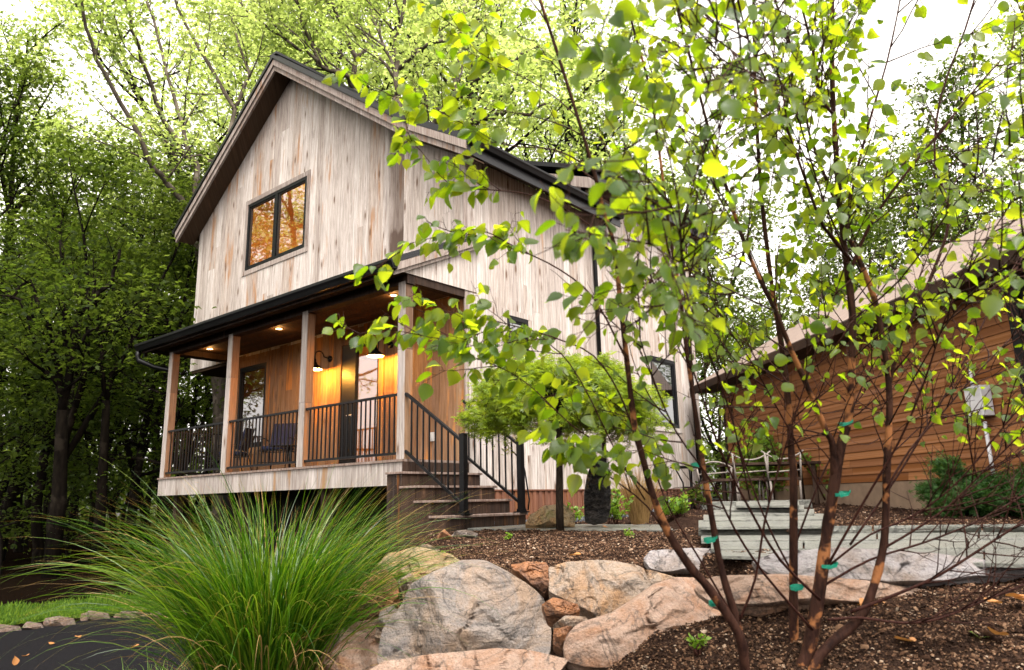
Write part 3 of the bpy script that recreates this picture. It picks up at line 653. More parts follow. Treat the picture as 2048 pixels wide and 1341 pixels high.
# gooseneck wall lamps
def wall_lamp(x, z):
    y = VF-.02; mb = MB(); mb.tube([(x, y-.002, z+.12), (x, y-.03, z+.12)], .06, 16)
    p = [(x, y-.03, z+.12)]
    for k in range(9):
        t = k/8*PI; p.append((x, y-.16-.10+.10*math.cos(t), z+.14+.10*math.sin(t)))
    p.append((x, y-.36, z+.06)); mb.tube(p, .011, 8)
    br = mb.build('wall_lamp', m_black, house)
    s = MB(); c = (x, y-.36, z-.12)
    s.lathe(c, [(.0, .19), (.028, .19), (.03, .13), (.045, .12), (.05, .09), (.075, .075), (.11, .05), (.145, .01), (.152, -.012), (.147, -.012)], 24); s.build('lamp_shade', m_black, br)
    s = MB(); s.lathe(c, [(.147, -.012), (.14, .005), (.105, .045), (.07, .07), (0, .08)], 24); s.build('shade_lining', m_bulbw, br)
    s = MB(); s.lathe(c, [(0, -.01), (.03, 0), (.038, .02), (.028, .05), (0, .06)], 12); s.build('bulb', m_bulb, br)
    lamp((c[0], c[1], c[2]-.035), 36, (1, .42, .06), .035)
wall_lamp(-3.86, 2.05); wall_lamp(-2.05, 2.05)
for x in (-7.0, -4.35, -1.0):
    s = MB(); s.lathe((x, .62, 2.714), [(0, 0), (.05, 0), (.05, .004), (0, .004)], 16); o = s.build('recessed_light', m_can, house)
    s = MB(); s.lathe((x, .62, 2.712), [(.052, 0), (.075, 0), (.075, .009), (.052, .009)], 16); s.build('bezel', m_bulbw, o); lamp((x, .62, 2.66), 1.6, (1, .5, .15), .04)
mb = MB(); mb.box((-.84, VP-.05, .36), (-.74, VP-.022, .50)); mb.box((-.815, VP-.058, .39), (-.765, VP-.051, .47), .2); mb.build('outlet', m_outlet, house)
# porch seats
def chair(loc, rz):
    root = empty('patio_chair', loc); b = MB()
    def T(x, y, z): return (loc[0]+x*math.cos(rz)-y*math.sin(rz), loc[1]+x*math.sin(rz)+y*math.cos(rz), loc[2]+z)
    for sx in (-1, 1):
        b.tube([T(sx*.27, -.27, 0), T(sx*.27, -.25, .42), T(sx*.27, -.22, .62), T(sx*.27, .0, .65), T(sx*.27, .22, .60)], .011, 6)
        b.tube([T(sx*.26, .30, 0), T(sx*.25, .20, .40), T(sx*.25, .33, .95)], .011, 6)
    b.tube([T(-.25, .33, .95), T(.25, .33, .95)], .011, 6); b.tube([T(-.27, -.25, .40), T(.27, -.25, .40)], .011, 6); b.tube([T(-.25, .2, .40), T(.25, .2, .40)], .011, 6)
    b.tube([T(-.27, -.26, .18), T(.27, -.26, .18)], .009, 6)
    for sx in (-1, 1): b.tube([T(sx*.265, -.25, .40), T(sx*.255, .2, .40)], .011, 6)
    b.build('frame', m_black, root)
    def pad(name, pts, th):
        c = MB(); P = [np.array(T(*p)) for p in pts]; n_ = np.cross(P[1]-P[0], P[3]-P[0]); n_ /= np.linalg.norm(n_); c.prism(P, n_*th); o = c.build(name, m_navy, root, .02); return o
    pad('seat_cushion', [(-.24, -.24, .42), (.24, -.24, .42), (.24, .2, .42), (-.24, .2, .42)], .07)
    pad('back_cushion', [(-.23, .19, .50), (.23, .19, .50), (.23, .31, .95), (-.23, .31, .95)], .05)
    return root
tag(chair((-4.55, .85, 0), .6), 'black metal patio chair with navy cushions in the middle of the porch', 'chair')
tag(chair((-6.3, .95, 0), -.9), 'black metal patio chair with navy cushions by the tall porch window', 'chair')
tb = empty('side_table', (-3.95, .6, 0), 'small low black table between the porch posts beside the chair', 'table')
mb = MB(); mb.lathe((-3.95, .6, .44), [(0, 0), (.24, 0), (.24, .02), (0, .02)], 24); mb.build('table_top', m_black, tb)
for k in range(3):
    t = k*2.09; mb = MB(); mb.tube([(-3.95+.18*math.cos(t), .6+.18*math.sin(t), .44), (-3.95+.22*math.cos(t), .6+.22*math.sin(t), 0)], .011, 6); mb.build('leg', m_black, tb)

# ------------------------------------------------------------------ brown clapboard building on the right
P0 = at(1462, 985, 16.0); P1 = at(2095, 985, 7.85)
A2, B2 = np.array([P0[0], P0[1], 0]), np.array([P1[0], P1[1], 0]); dL = B2-A2; LW2 = np.linalg.norm(dL); dL /= LW2
nL = np.array([-dL[1], dL[0], 0.]);                                    # candidate outward normal
if np.dot(nL, CAM*np.array([1, 1, 0])-A2) < 0: nL = -nL
barn = empty('outbuilding', A2+np.array([0, 0, -.75]), 'low outbuilding of orange brown cedar clapboards with a shingled gable roof', 'building')
ZE = 1.83
def Q(s, o, z): return A2+dL*s+nL*o+np.array([0, 0, z])
mb = MB(); zz = -.45; k = 0
while zz < ZE+.1:
    s0 = 0.0
    while s0 < LW2-.02:
        s1 = min(LW2, s0+rr.uniform(1.4, 3.4)); r = rr.random()
        mb.add([Q(s0+.002, .022, zz), Q(s1-.002, .022, zz), Q(s1-.002, .006, zz+.118), Q(s0+.002, .006, zz+.118), Q(s0, 0, zz), Q(s1, 0, zz)], [(0, 1, 2, 3), (4, 5, 1, 0)], r); s0 = s1
    zz += .115; k += 1
mb.build('wall', m_cedar, barn)
mb = MB(); mb.prism([Q(0, -.001, -1.2), Q(LW2, -.001, -1.2), Q(LW2, -.001, ZE+.1), Q(0, -.001, ZE+.1)], -nL*.1); mb.prism([Q(0, -.1, -1.2), Q(0, -8, -1.2), Q(0, -8, ZE), Q(0, -4, ZE+2.3), Q(0, -.1, ZE)], dL*.1)
mb.prism([Q(0, 0.03, -.45), Q(0, .03, ZE+.1), Q(.09, .03, ZE+.1), Q(.09, .03, -.45)], -nL*.04)
mb.build('wall', m_dark, barn)
mb = MB(); mb.prism([Q(.1, .012, -1.1), Q(LW2, .012, -1.1), Q(LW2, .012, -.46), Q(.1, .012, -.46)], -nL*.1, .8); mb.build('foundation', simple('tan_foundation', (.17, .115, .075), .85), barn)
mb = MB(); mb.prism([Q(LW2, .02, -1.0), Q(LW2+2.6, .02, -1.0), Q(LW2+2.6, .02, ZE+.1), Q(LW2, .02, ZE+.1)], -nL*.1); mb.prism([Q(LW2-.06, .05, -.9), Q(LW2+.10, .05, -.9), Q(LW2+.10, .05, ZE+.02), Q(LW2-.06, .05, ZE+.02)], -nL*.06); mb.build('garage_door', m_frame, barn)
# roof with UVs for the shingle courses
def roofplane(name, s0, s1, o0, z0, o1, z1, th, parent):
    me = bpy.data.meshes.new(name); V = [Q(s0, o0, z0), Q(s1, o0, z0), Q(s1, o1, z1), Q(s0, o1, z1)]; V += [v-np.array([0, 0, th]) for v in V]
    me.from_pydata([tuple(v) for v in V], [], [(0, 1, 2, 3), (7, 6, 5, 4), (0, 4, 5, 1), (1, 5, 6, 2), (2, 6, 7, 3), (3, 7, 4, 0)])
    uv = me.uv_layers.new(name='UVMap'); H = math.hypot(o1-o0, z1-z0); u_ = [(0, 0), (s1-s0, 0), (s1-s0, H), (0, H)]*2
    for lp in me.loops: uv.data[lp.index].uv = u_[lp.vertex_index]
    return link(me, name, m_shing, parent)
rf = roofplane('roof', -.55, LW2+2.9, .55, ZE+.02, -4.0, ZE+2.5, .05, barn)
roofplane('roof_slope', -.55, LW2+2.9, -8.5, ZE+.02, -4.002, ZE+2.5, .05, rf)
mb = MB(); mb.prism([Q(-.55, .56, ZE+.0), Q(LW2+2.9, .56, ZE+.0), Q(LW2+2.9, .56, ZE-.14), Q(-.55, .56, ZE-.14)], -nL*.03)
mb.prism([Q(-.56, .55, ZE-.04), Q(-.56, -4, ZE+2.44), Q(-.56, -4, ZE+2.28), Q(-.56, .55, ZE-.20)], dL*.04)
mb.prism([Q(-.54, .52, ZE-.10), Q(LW2+2.9, .52, ZE-.10), Q(LW2+2.9, .52, ZE-.12), Q(-.54, .52, ZE-.12)], -nL*.52); mb.build('fascia', m_dark, rf)
mb = MB(); c = LW2*.925
mb.prism([Q(c-.15, .03, .24), Q(c+.12, .03, .24), Q(c+.12, .03, .60), Q(c-.15, .03, .60)], nL*.14, .5); mb.build('meter_box', m_greybox, barn, .01)
mb = MB(); mb.tube([Q(c, .08, .18), Q(c, .08, -.8)], .022, 8); mb.tube([Q(c-.1, .08, .60), Q(c-.1, .08, .9)], .02, 8); mb.build('conduit', m_greybox, barn)

# ------------------------------------------------------------------ flagstone walk
def slab_poly(name, pts, th, mat, seed=0, bev=.015):
    rg = random.Random(seed); mb = MB(); mb.prism([np.array(p) for p in pts], (0, 0, -th), rg.random()); return mb.build(name, mat, None, bev)
path = empty('path', (4, 1, -.95)); tag(path, kind='structure')
rg = random.Random(4); x = 1.22; mb = MB(); gp = .012
while x < 4.3:
    L = rg.uniform(.6, .95); 
    for (y0, y1) in ((.08, .82), (.832, 1.55)):
        d = rg.uniform(-.1, .1); z = -.938+rg.uniform(-.006, .006)
        mb.prism([(x+d+gp, y0, z), (x+L+d, y0, z), (x+L+d, y1, z), (x+d+gp, y1, z)], (0, 0, -.07), rg.random())
    x += L
mb.build('paving', m_flag, path, .008)
def worldat(x, y, z): r = F+RX*(x-1024)/FPX+UX*(670.5-y)/FPX; return CAM+r*((z-CAM[2])/r[2])
# broad shallow stone steps climbing away, each a row of slabs
rows = [(1113, 1098, 1432, 2140, -.965), (1097.8, 1081, 1420, 2140, -.94), (1080.8, 1066, 1400, 2140, -.91), (1065.8, 1053.5, 1395, 2140, -.88),
        (1053.3, 1040, 1395, 1665, -.83), (1039.8, 1029, 1405, 1650, -.795), (1028.8, 1019.5, 1425, 1630, -.76), (1019.3, 1011.5, 1440, 1610, -.725), (1011.3, 1004, 1470, 1600, -.69)]
mb = MB()
for i, (yb, yt, xl, xr, z) in enumerate(rows):
    z2 = (rows[i+1][4] if i+1 < len(rows) else z+.03)-.006
    n = 1 if xr-xl < 300 else 4; cuts = [xl]+[xl+(xr-xl)*(k+rg.uniform(-.2, .2))/n for k in range(1, n)]+[xr]
    for a, b in zip(cuts[:-1], cuts[1:]):
        sl = -.012*(b-1500) if False else 0
        kb, kt = ((.028, -.004) if i == 0 else (-.004, -.008) if i == 1 else (-.008, -.010) if i == 2 else (-.010, -.010)); P = [worldat(a+2, yb+(a-1500)*kb, z), worldat(b-2, yb+(b-1500)*kb, z), worldat(b-2, yt+(b-1500)*kt, z2), worldat(a+2, yt+(a-1500)*kt, z2)]
        mb.prism(P, (0, 0, -.022), rg.random())
mb.build('stone_steps', m_flag, path, .008)
# gravel strip along the side wall
P = []; D = []; N = []; S = []
n = 9000; gx = RNG.uniform(.03, .62, n); gy = RNG.uniform(1.45, 9.0, n)
P = np.stack([gx, gy, height(gx, gy)+.012+RNG.random(n)*.03], -1)
T_CHIP = ([(-.5, -.3, 0), (.5, -.35, 0), (.45, .4, .05), (-.4, .35, 0), (-.3, -.2, .45), (.35, -.15, .4), (.2, .25, .5)], [(0, 1, 5, 4), (1, 2, 6, 5), (2, 3, 4, 6), (3, 0, 4), (4, 5, 6)])
g = leaves('gravel', P, RNG.normal(size=(n, 3)), RNG.normal(size=(n, 3)), RNG.uniform(.015, .035, n), *T_CHIP, m_gravel); tag(g, 'blue grey gravel strip along the foot of the side wall', 'gravel', kind='stuff')
# mulch chips and clods over the beds
def on_bed(n, box, dens=None):
    x = RNG.uniform(box[0], box[1], n); y = RNG.uniform(box[2], box[3], n); s = sdf(x, y)
    rel = np.stack([x, y, np.full(n, -1.0)], -1)-CAM; dep = rel@F; px = 1024+FPX*(rel@RX)/dep
    ok = (s > -.25) & (x > .7) & ~((x > 1.15) & (x < 4.4) & (y > .05) & (y < 1.58)) & (dep > 1.2) & (px > 500) & (px < 2250) & ~((y < 1.35) & (y > -.35) & (x < 1.5))
    return x[ok], y[ok], dep[ok]
def chipmat():
    m = NT('mulch_chip'); r = m.attr('rnd'); c = m.ramp(r, [(0, (.008, .005, .004)), (.4, (.026, .014, .009)), (.72, (.07, .037, .022)), (.95, (.15, .09, .055)), (1, (.26, .2, .15))]); return m.done(m.pbr(c, .8, 0, None, .03))
m_chip = chipmat()
PP, SS = [], []
for n, box, lo, hi in ((200000, (3.0, 9.2, -5.2, -1.4), .006, .022), (90000, (1.0, 9.0, -2.6, 2.2), .010, .030), (16000, (.7, 9, 1.6, 9), .015, .04), (2600, (3.5, 9, -5, -.5), .025, .055)):
    x, y, d = on_bed(n, box); PP.append(np.stack([x, y, height(x, y)+.004], -1)); SS.append(RNG.uniform(lo, hi, len(x))*.62)
P = np.concatenate(PP); S = np.concatenate(SS)
N = RNG.normal(size=(len(P), 3))*.6+np.array([0, 0, 1]); D = RNG.normal(size=(len(P), 3)); D[:, 2] *= .3
T_CH2 = ([(-.3, -.6, 0), (.3, -.55, 0), (.35, .6, .05), (-.25, .55, 0), (-.18, -.4, .35), (.22, -.3, .3), (.15, .4, .4)], T_CHIP[1])
g = leaves('mulch', P, D, N, S, *T_CH2, m_chip); tag(g, 'dark brown bark mulch covering the planting beds', 'mulch', kind='stuff')

# ------------------------------------------------------------------ boulders
def fbm(p, f, seed, oct_=4):
    from mathutils import noise as mn
    o = Vector((seed*7.3, seed*3.1, seed*1.7)); r = 0; a = 1
    for _ in range(oct_): r += a*mn.noise((Vector(p)*f)+o); f *= 2.1; a *= .5
    return r
def boulder(name, poly, a, thick, mat, lean=.9, seed=0, rough_=.06, p_=2.6, facets=5, label=None):
    thick *= 1.45; p_ = min(p_, 2.3)
    # a stone whose visible outline follows the given points and whose body has real depth
    pts = np.array(poly, float); rg = random.Random(seed)
    seg = np.linalg.norm(np.roll(pts, -1, 0)-pts, axis=1); cum = np.concatenate([[0], np.cumsum(seg)]); NA = 132
    P2 = []
    for k in range(NA):
        t = cum[-1]*k/NA; i = min(len(pts)-1, np.searchsorted(cum, t, 'right')-1); P2.append(pts[i]+(pts[(i+1) % len(pts)]-pts[i])*(t-cum[i])/seg[i])
    P2 = np.array(P2); P2 = (P2+.5*np.roll(P2, 1, 0)+.5*np.roll(P2, -1, 0))/2
    c = P2.mean(0); NRg = 34; yb = pts[:, 1].max(); sz = (pts.max(0)-pts.min(0)).mean()*a/FPX
    cuts = [(np.array([rg.gauss(0, 1), rg.gauss(0, 1), rg.uniform(.5, 1.4)]), rg.uniform(.42, .80)) for _ in range(facets+5)]; bed = unit(np.array([rg.gauss(0, .35), rg.gauss(0, .35), 1.0]))
    V = []; Fc = []
    fw2 = np.array([F[0], F[1], 0.]); fw2 /= np.linalg.norm(fw2)
    def pt(q, t, side):
        b = (1-t**p_)**(1/p_)*side
        if side > 0:
            u = (q-c)/max(1, np.abs(P2-c).max())
            for nrm, dd in cuts:
                nrm_ = nrm/np.linalg.norm(nrm); ex = u[0]*nrm_[0]+u[1]*nrm_[1]+b*nrm_[2]-dd
                if ex > 0: b = max(.05, b-ex/max(.35, nrm_[2])*.9)
        base = at(q[0], q[1], a+lean*(yb-q[1])*a/FPX)          # leans back into the bank
        n_ = -fw2*.93+np.array([0, 0, .30]) if side > 0 else fw2*.6-np.array([0, 0, .8])
        w_ = base+n_*abs(b)*thick*(1 if side > 0 else .9)
        if side < 0: return w_
        n1 = fbm(w_, 2.0/sz, seed, 3); r = n1*rough_*.9*sz+fbm(w_, 9/sz, seed+5, 4)*rough_*.35*sz
        hb = float(np.dot(w_, bed))/sz*5+n1*1.6; fr = hb-math.floor(hb); r += (min(1, fr*5)-fr*.9)*rough_*.55*sz                # ledges along the bedding
        cr = abs(fbm(w_*np.array([1, 1, .8]), 1.3/sz, seed+21, 3)); r -= max(0, 1-cr/.035)*rough_*.7*sz                          # cracks
        return w_+n_*r*(1-.45*t)
    for side in (1, -1):
        V.append(pt(c, 0, side))
        for j in range(1, NRg+(1 if side > 0 else 0)):
            t = math.sin(j/NRg*PI/2)
            for k in range(NA): V.append(pt(c+(P2[k]-c)*t, t, side))
    nf = 1+NRg*NA
    rim = 1+(NRg-1)*NA
    for k in range(NA):
        k2 = (k+1) % NA; Fc.append((0, 1+k2, 1+k))
        for j in range(NRg-1): Fc.append((1+j*NA+k, 1+j*NA+k2, 1+(j+1)*NA+k2, 1+(j+1)*NA+k))
        Fc.append((nf, nf+1+k, nf+1+k2))
        for j in range(NRg-2): Fc.append((nf+1+(j+1)*NA+k, nf+1+(j+1)*NA+k2, nf+1+j*NA+k2, nf+1+j*NA+k))
        Fc.append((rim+k, rim+k2, nf+1+(NRg-2)*NA+k2, nf+1+(NRg-2)*NA+k))
    me = bpy.data.meshes.new(name); me.from_pydata([tuple(v) for v in V], [], Fc)
    import bmesh
    bm = bmesh.new(); bm.from_mesh(me); bmesh.ops.recalc_face_normals(bm, faces=bm.faces); bm.to_mesh(me); bm.free()
    me.polygons.foreach_set('use_smooth', [True]*len(me.polygons)); me.set_sharp_from_angle(angle=math.radians(28)); me.update()
    o = link(me, name, mat, None)
    ctr = sum((Vector(v) for v in V[1:1+NRg*NA:37]), Vector())/len(V[1:1+NRg*NA:37]); me.transform(Matrix.Translation(-ctr)); o.location = ctr
    return tag(o, label, 'rock')
def Z5(l): return [(600+x/2.2756, 950+y/2.2756) for x, y in l]
BL = [
 ('boulder', Z5([(365, 770), (380, 700), (430, 640), (470, 590), (510, 510), (600, 460), (740, 400), (850, 403), (950, 455), (1050, 515), (1112, 565), (1125, 650), (1145, 700), (1140, 800), (1100, 900), (900, 930), (640, 920), (420, 900), (350, 860)]), 4.45, .30, m_rgrey, .75, 1, .05, 3.2, 4, 'largest grey boulder, split by a crack, in the centre of the rock wall'),
 ('boulder', Z5([(355, 410), (400, 360), (520, 342), (680, 360), (745, 400), (700, 450), (600, 490), (540, 510), (480, 470), (400, 450)]), 5.6, .22, m_rochre, 1.1, 2, .07, 2.6, 5, 'flat ochre boulder with lichen behind the left shoulder of the big grey one'),
 ('boulder', Z5([(958, 410), (1040, 400), (1120, 402), (1142, 440), (1140, 520), (1110, 540), (1050, 510), (980, 450)]), 4.9, .12, m_rorange, .8, 3, .10, 3.5, 6, 'small rusty orange rock wedged above the big grey boulder'),
 ('boulder', Z5([(1128, 425), (1200, 402), (1400, 412), (1600, 440), (1720, 475), (1690, 540), (1600, 620), (1450, 680), (1340, 670), (1270, 620), (1200, 570), (1130, 530), (1136, 470)]), 4.6, .30, m_rtan, .8, 4, .06, 3.0, 4, 'tan and grey boulder with a rusty lower face right of the orange rock'),
 ('rock', Z5([(1098, 595), (1150, 563), (1262, 588), (1275, 620), (1200, 655), (1120, 648)]), 4.3, .10, m_rorange, .3, 5, .10, 3, 5, 'thin rusty rock on top of the small stack between boulders'),
 ('rock', Z5([(1150, 690), (1200, 648), (1300, 648), (1320, 675), (1250, 712), (1160, 724)]), 4.22, .10, m_rtan, .3, 6, .10, 3, 5, 'flat brown rock in the middle of the small stack'),
 ('rock', Z5([(1155, 700), (1235, 690), (1245, 745), (1195, 800), (1150, 770)]), 4.15, .09, m_rorange, .2, 7, .10, 3, 5, 'stubby orange rock at the bottom of the small stack'),
 ('boulder', Z5([(1195, 790), (1205, 740), (1250, 690), (1400, 640), (1480, 590), (1600, 505), (1720, 468), (1850, 475), (1960, 550), (2060, 640), (2100, 720), (1990, 800), (1700, 860), (1500, 900), (1300, 880), (1210, 850)]), 3.95, .22, m_rpink, 1.15, 8, .06, 3.4, 5, 'broad pale pink boulder right of the small rock stack'),
 ('boulder', Z5([(300, 900), (380, 850), (600, 822), (900, 795), (1050, 800), (1225, 842), (1180, 900), (1000, 980), (600, 1000), (330, 960)]), 3.85, .16, m_rpink, 1.0, 9, .05, 3, 4, 'long low pink boulder lowest in front of the big grey one'),
 ('boulder', Z5([(20, 890), (80, 810), (150, 700), (280, 668), (400, 650), (425, 690), (375, 790), (340, 900), (160, 960), (40, 960)]), 4.6, .22, m_rpink, .9, 10, .06, 3, 5, 'pale pink boulder low on the left beside the ornamental grass'),
 ('boulder', Z5([(175, 620), (240, 540), (330, 455), (400, 438), (440, 480), (455, 545), (390, 620), (300, 670), (220, 675)]), 5.0, .20, m_rorange, .9, 11, .07, 3, 5, 'orange red boulder half hidden by the grass tips'),
 ('rock', Z5([(445, 485), (500, 448), (545, 490), (530, 540), (470, 560)]), 5.0, .10, m_rtan, .6, 12, .08, 3, 4, 'small brown rock tucked against the left flank of the big grey boulder'),
 ('rock', Z5([(370, 620), (420, 590), (450, 620), (430, 700), (390, 750), (340, 740)]), 4.8, .10, m_rgrey, .6, 13, .08, 3, 4, 'narrow dark grey rock between the pink and the big grey boulder'),
 ('boulder', [(1286, 1118), (1300, 1102), (1345, 1100), (1420, 1104), (1490, 1112), (1512, 1132), (1480, 1158), (1410, 1160), (1345, 1150), (1300, 1138)], 4.9, .16, m_rlav, .9, 14, .06, 3, 5, 'rounded pale slab with a brown underside at the left end of the stone steps'),
 ('boulder', [(1500, 1124), (1560, 1103), (1660, 1100), (1800, 1108), (1960, 1122), (2050, 1136), (2055, 1152), (1960, 1156), (1880, 1170), (1760, 1174), (1640, 1164), (1540, 1152)], 3.75, .12, m_rlav, .9, 15, .04, 3.5, 4, 'long pale lavender slab edging the flagstone path behind the birch'),
 ('boulder', [(1385, 1178), (1420, 1155), (1550, 1152), (1720, 1165), (1880, 1182), (1900, 1200), (1780, 1212), (1620, 1210), (1500, 1215), (1420, 1205)], 3.62, .10, m_rpink, 1.0, 16, .05, 3, 4, 'flat pinkish stone sunk in the mulch below the lavender slab'),
 ('boulder', [(1050, 1050), (1060, 1030), (1090, 1014), (1125, 1008), (1150, 1030), (1150, 1054), (1100, 1058)], 9.0, .20, m_rochre, .5, 17, .08, 2.6, 3, 'mossy rounded boulder at the foot of the porch stairs'),
 ('rock', Z5([(598, 328), (625, 290), (660, 253), (697, 288), (690, 315), (640, 335)]), 7.2, .12, m_rorange, .3, 18, .08, 2.6, 4, 'pointed orange stone standing at the edge of the bed below the stairs'),
 ('rock', Z5([(680, 285), (700, 268), (760, 262), (810, 268), (800, 282), (730, 296)]), 7.6, .12, m_rgrey, .5, 19, .06, 2.6, 4, 'flat grey stone beside the pointed orange stone'),
 ('rock', Z5([(530, 345), (560, 328), (600, 332), (640, 345), (600, 362), (545, 360)]), 6.4, .12, m_rtan, .6, 20, .08, 2.6, 4, 'low tan stone just above the ochre boulder'),
]
for b in BL: boulder(*b[:10], label=b[10])
m_edge = stone('edging_brown_stone', (.10, .07, .055), (.07, .055, .045), (.14, .10, .08), (.12, .06, .03))
EDG = [((-40, 44), 1262, 12, 'flat reddish edging stone at the far left end of the driveway kerb'), ((46, 88), 1256, 11, 'low brown edging stone second from the left along the driveway'), ((91, 152), 1250, 17, 'raised red brown edging stone, third from the left along the driveway'), ((160, 221), 1238, 15, 'rounded edging stone, fourth from the left along the driveway'),
       ((228, 300), 1234, 10, 'flat grey edging stone, fifth from the left along the driveway'), ((304, 352), 1230, 13, 'pale edging stone, sixth from the left along the driveway'), ((356, 430), 1228, 11, 'edging stone nearest the grass clump along the driveway')]
for i, ((a, b), y, h, lb) in enumerate(EDG):
    d = worldat((a+b)/2, y+3, -2.1); dep_ = float((d-CAM)@F)
    o = boulder('edging_stone', [(a, y), (a+4, y-h*.7), ((a+b)/2, y-h), (b-4, y-h*.75), (b, y), (b-4, y+8), (a+4, y+9)], dep_, .16, m_edge, .3, 40+i, .07, 2.6, 3, lb); o['group'] = 'edging stones along the driveway'; o['category'] = 'edging stone'
# black standing stone
def standing(poly, a, seed):
    o = boulder('standing_stone', poly, a, .20, m_obsid, .05, seed, .26, 2.4, 9, 'tall shiny black standing stone beside the maple trunk'); o['category'] = 'stone'
standing([(1169, 1034), (1167, 990), (1174, 950), (1187, 922), (1198, 914), (1208, 918), (1214, 940), (1219, 972), (1221, 1020), (1215, 1034), (1187, 1040)], 9.4, 33)

# ------------------------------------------------------------------ growth helpers
def path_grow(rng, p, d, L, n, wander, up=0.0):
    pts = [p]; d = unit(d)
    for i in range(n):
        d = unit(d+rng.normal(size=3)*wander+np.array([0, 0, up])); p = p+d*L/n; pts.append(p)
    return np.array(pts)
def interp(pts, t):
    x = t*(len(pts)-1); i = min(len(pts)-2, int(x)); return pts[i]+(pts[i+1]-pts[i])*(x-i), unit(pts[i+1]-pts[i])
def perp(rng, d, ang, az=None):
    a = unit(np.cross(d, rng.normal(size=3))); return d*math.cos(ang)+a*math.sin(ang)
class Tree:
    def __init__(s, seed): s.rng = np.random.default_rng(seed); s.mb = MB(); s.P = []; s.D = []
    def limb(s, pts, r0, r1, seg): s.mb.tube(list(pts), list(np.linspace(r0, r1, len(pts))), seg)
    def sub(s, pts, r, L, level, k, spread=.9, up=.05, leafn=40, leafr=.32, t0=.25):
        rng = s.rng
        for i in range(k):
            t = t0+(1-t0)*(i+rng.random())/k; p, d = interp(pts, t); l = L*(1.15-.6*t)*rng.uniform(.7, 1.25)
            q = path_grow(rng, p, perp(rng, d, spread*rng.uniform(.6, 1.2)), l, 5 if level > 1 else 4, .13, up)
            rr_ = r*(1.1-.7*t); 
            if level > 0: s.limb(q, rr_, rr_*.3, 5 if level > 1 else 3)
            if level > 1: s.sub(q, rr_*.5, L*.55, level-1, max(3, k-1), spread, up*.6, leafn, leafr)
            else:
                m = rng.poisson(leafn); tt = rng.uniform(.15, 1.05, m)
                c = q[0]+(q[-1]-q[0])*tt[:, None]+rng.normal(size=(m, 3))*leafr*np.array([1, 1, .6]); s.P.append(c)
    def finish(s, root, bark_m, leaf_m, size, tmpl=T_TWO, droop=-.35, flat=1.2):
        t = s.mb.build('trunk', bark_m, root); P = np.concatenate(s.P); rng = s.rng; n = len(P)
        D = rng.normal(size=(n, 3)); D[:, 2] = D[:, 2]*.5+droop; N = rng.normal(size=(n, 3))*.55+np.array([0, 0, flat])
        # clumpy colour: neighbours share a tone
        c = (np.sin(P[:, 0]*1.3+P[:, 2]*.9)+np.sin(P[:, 1]*1.7-P[:, 2]*1.1)+np.sin(P[:, 0]*.6+P[:, 1]*.8))/6+.5
        rnd = np.clip(c*.6+rng.random(n)*.4, 0, 1)
        leaves('crown', P, D, N, size*rng.uniform(.7, 1.3, n), *tmpl, leaf_m, root, rnd); return root
def forest_tree(seed, H, r, first, spreadL, leafn, leaf_m, size, forks=1, prim=14, leafr=.36, wander=.05, barkm=None, subk=5):
    T = Tree(seed); rng = T.rng; root = empty('tree', (0, 0, 0)); leaders = []
    base = path_grow(rng, np.array([0, 0, -.3]), np.array([0, 0, 1.]), H*(.30 if forks > 1 else 1.0), 8 if forks > 1 else 16, wander, .03)
    if forks > 1:
        T.limb(base, r, r*.8, 10)
        for f in range(forks):
            az = f*2*PI/forks+rng.random(); leaders.append((path_grow(rng, base[-1]-np.array([0, 0, .05]), np.array([math.cos(az)*.42, math.sin(az)*.42, 1]), H*.72, 12, .07, .10), r*.66))
    else: leaders.append((base, r))
    for L_, rl in leaders:
        T.limb(L_, rl, rl*.12, 9); k = prim//len(leaders)
        for i in range(k):
            t = first+(1-first)*(i+.5*rng.random())/k; p, d = interp(L_, min(.98, t)); az = i*2.4+rng.random()*.8; u = (t-first)/(1-first)
            el = .15+1.0*u; l = spreadL*(1.05-.72*u)*rng.uniform(.75, 1.2)
            q = path_grow(rng, p, np.array([math.cos(az)*math.cos(el), math.sin(az)*math.cos(el), math.sin(el)]), l, 7, .10, .07)
            T.limb(q, rl*(.42-.25*u), rl*.06, 6); T.sub(q, rl*.16, l*.42, 2, subk, .9, .05, leafn, leafr, .2)
    T.finish(root, barkm or m_bark, leaf_m, size); return root
# ------------------------------------------------------------------ forest
protos = {
 'tallA': forest_tree(101, 21, .26, .34, 5.4, 16, m_leafhi, .12, 1, 16),
 'tallB': forest_tree(102, 19, .24, .30, 5.0, 16, m_leafhi, .12, 2, 16),
 'midA': forest_tree(103, 13, .15, .22, 3.8, 19, m_leaflo, .105, 1, 14),
 'midB': forest_tree(104, 11, .14, .20, 3.6, 19, m_leaflo, .105, 3, 15, wander=.09),
 'sap': forest_tree(105, 6, .06, .15, 2.2, 17, m_leaflo, .085, 1, 11, .26, .10, subk=4),
}
used = set(); PLACED = []
def put(kind, px, a, zoff=0, scale=1.0, rot=0.0, label='', group='', lean=0.0):
    p = at(px, 1000, a); z = gz(p[0], p[1])-.1+zoff
    o = protos[kind] if kind not in used else copy_tree(protos[kind]); used.add(kind)
    o.location = (p[0], p[1], z); o.scale = (scale,)*3; o.rotation_euler = (lean, 0, rot); PLACED.append((px, kind, group, o)); return tag(o, label, 'tree', group)
GL = 'trees of the dense wood left of the house'; LL = {'tallA': 'tall straight hardwood in the dense wood left of the house', 'tallB': 'tall forked hardwood in the dense wood left of the house', 'midA': 'mid height dark leafy tree in the wood left of the house', 'midB': 'low branching many stemmed tree in the wood left of the house', 'sap': 'slender leafy sapling in the wood left of the house'}
rg = random.Random(77)
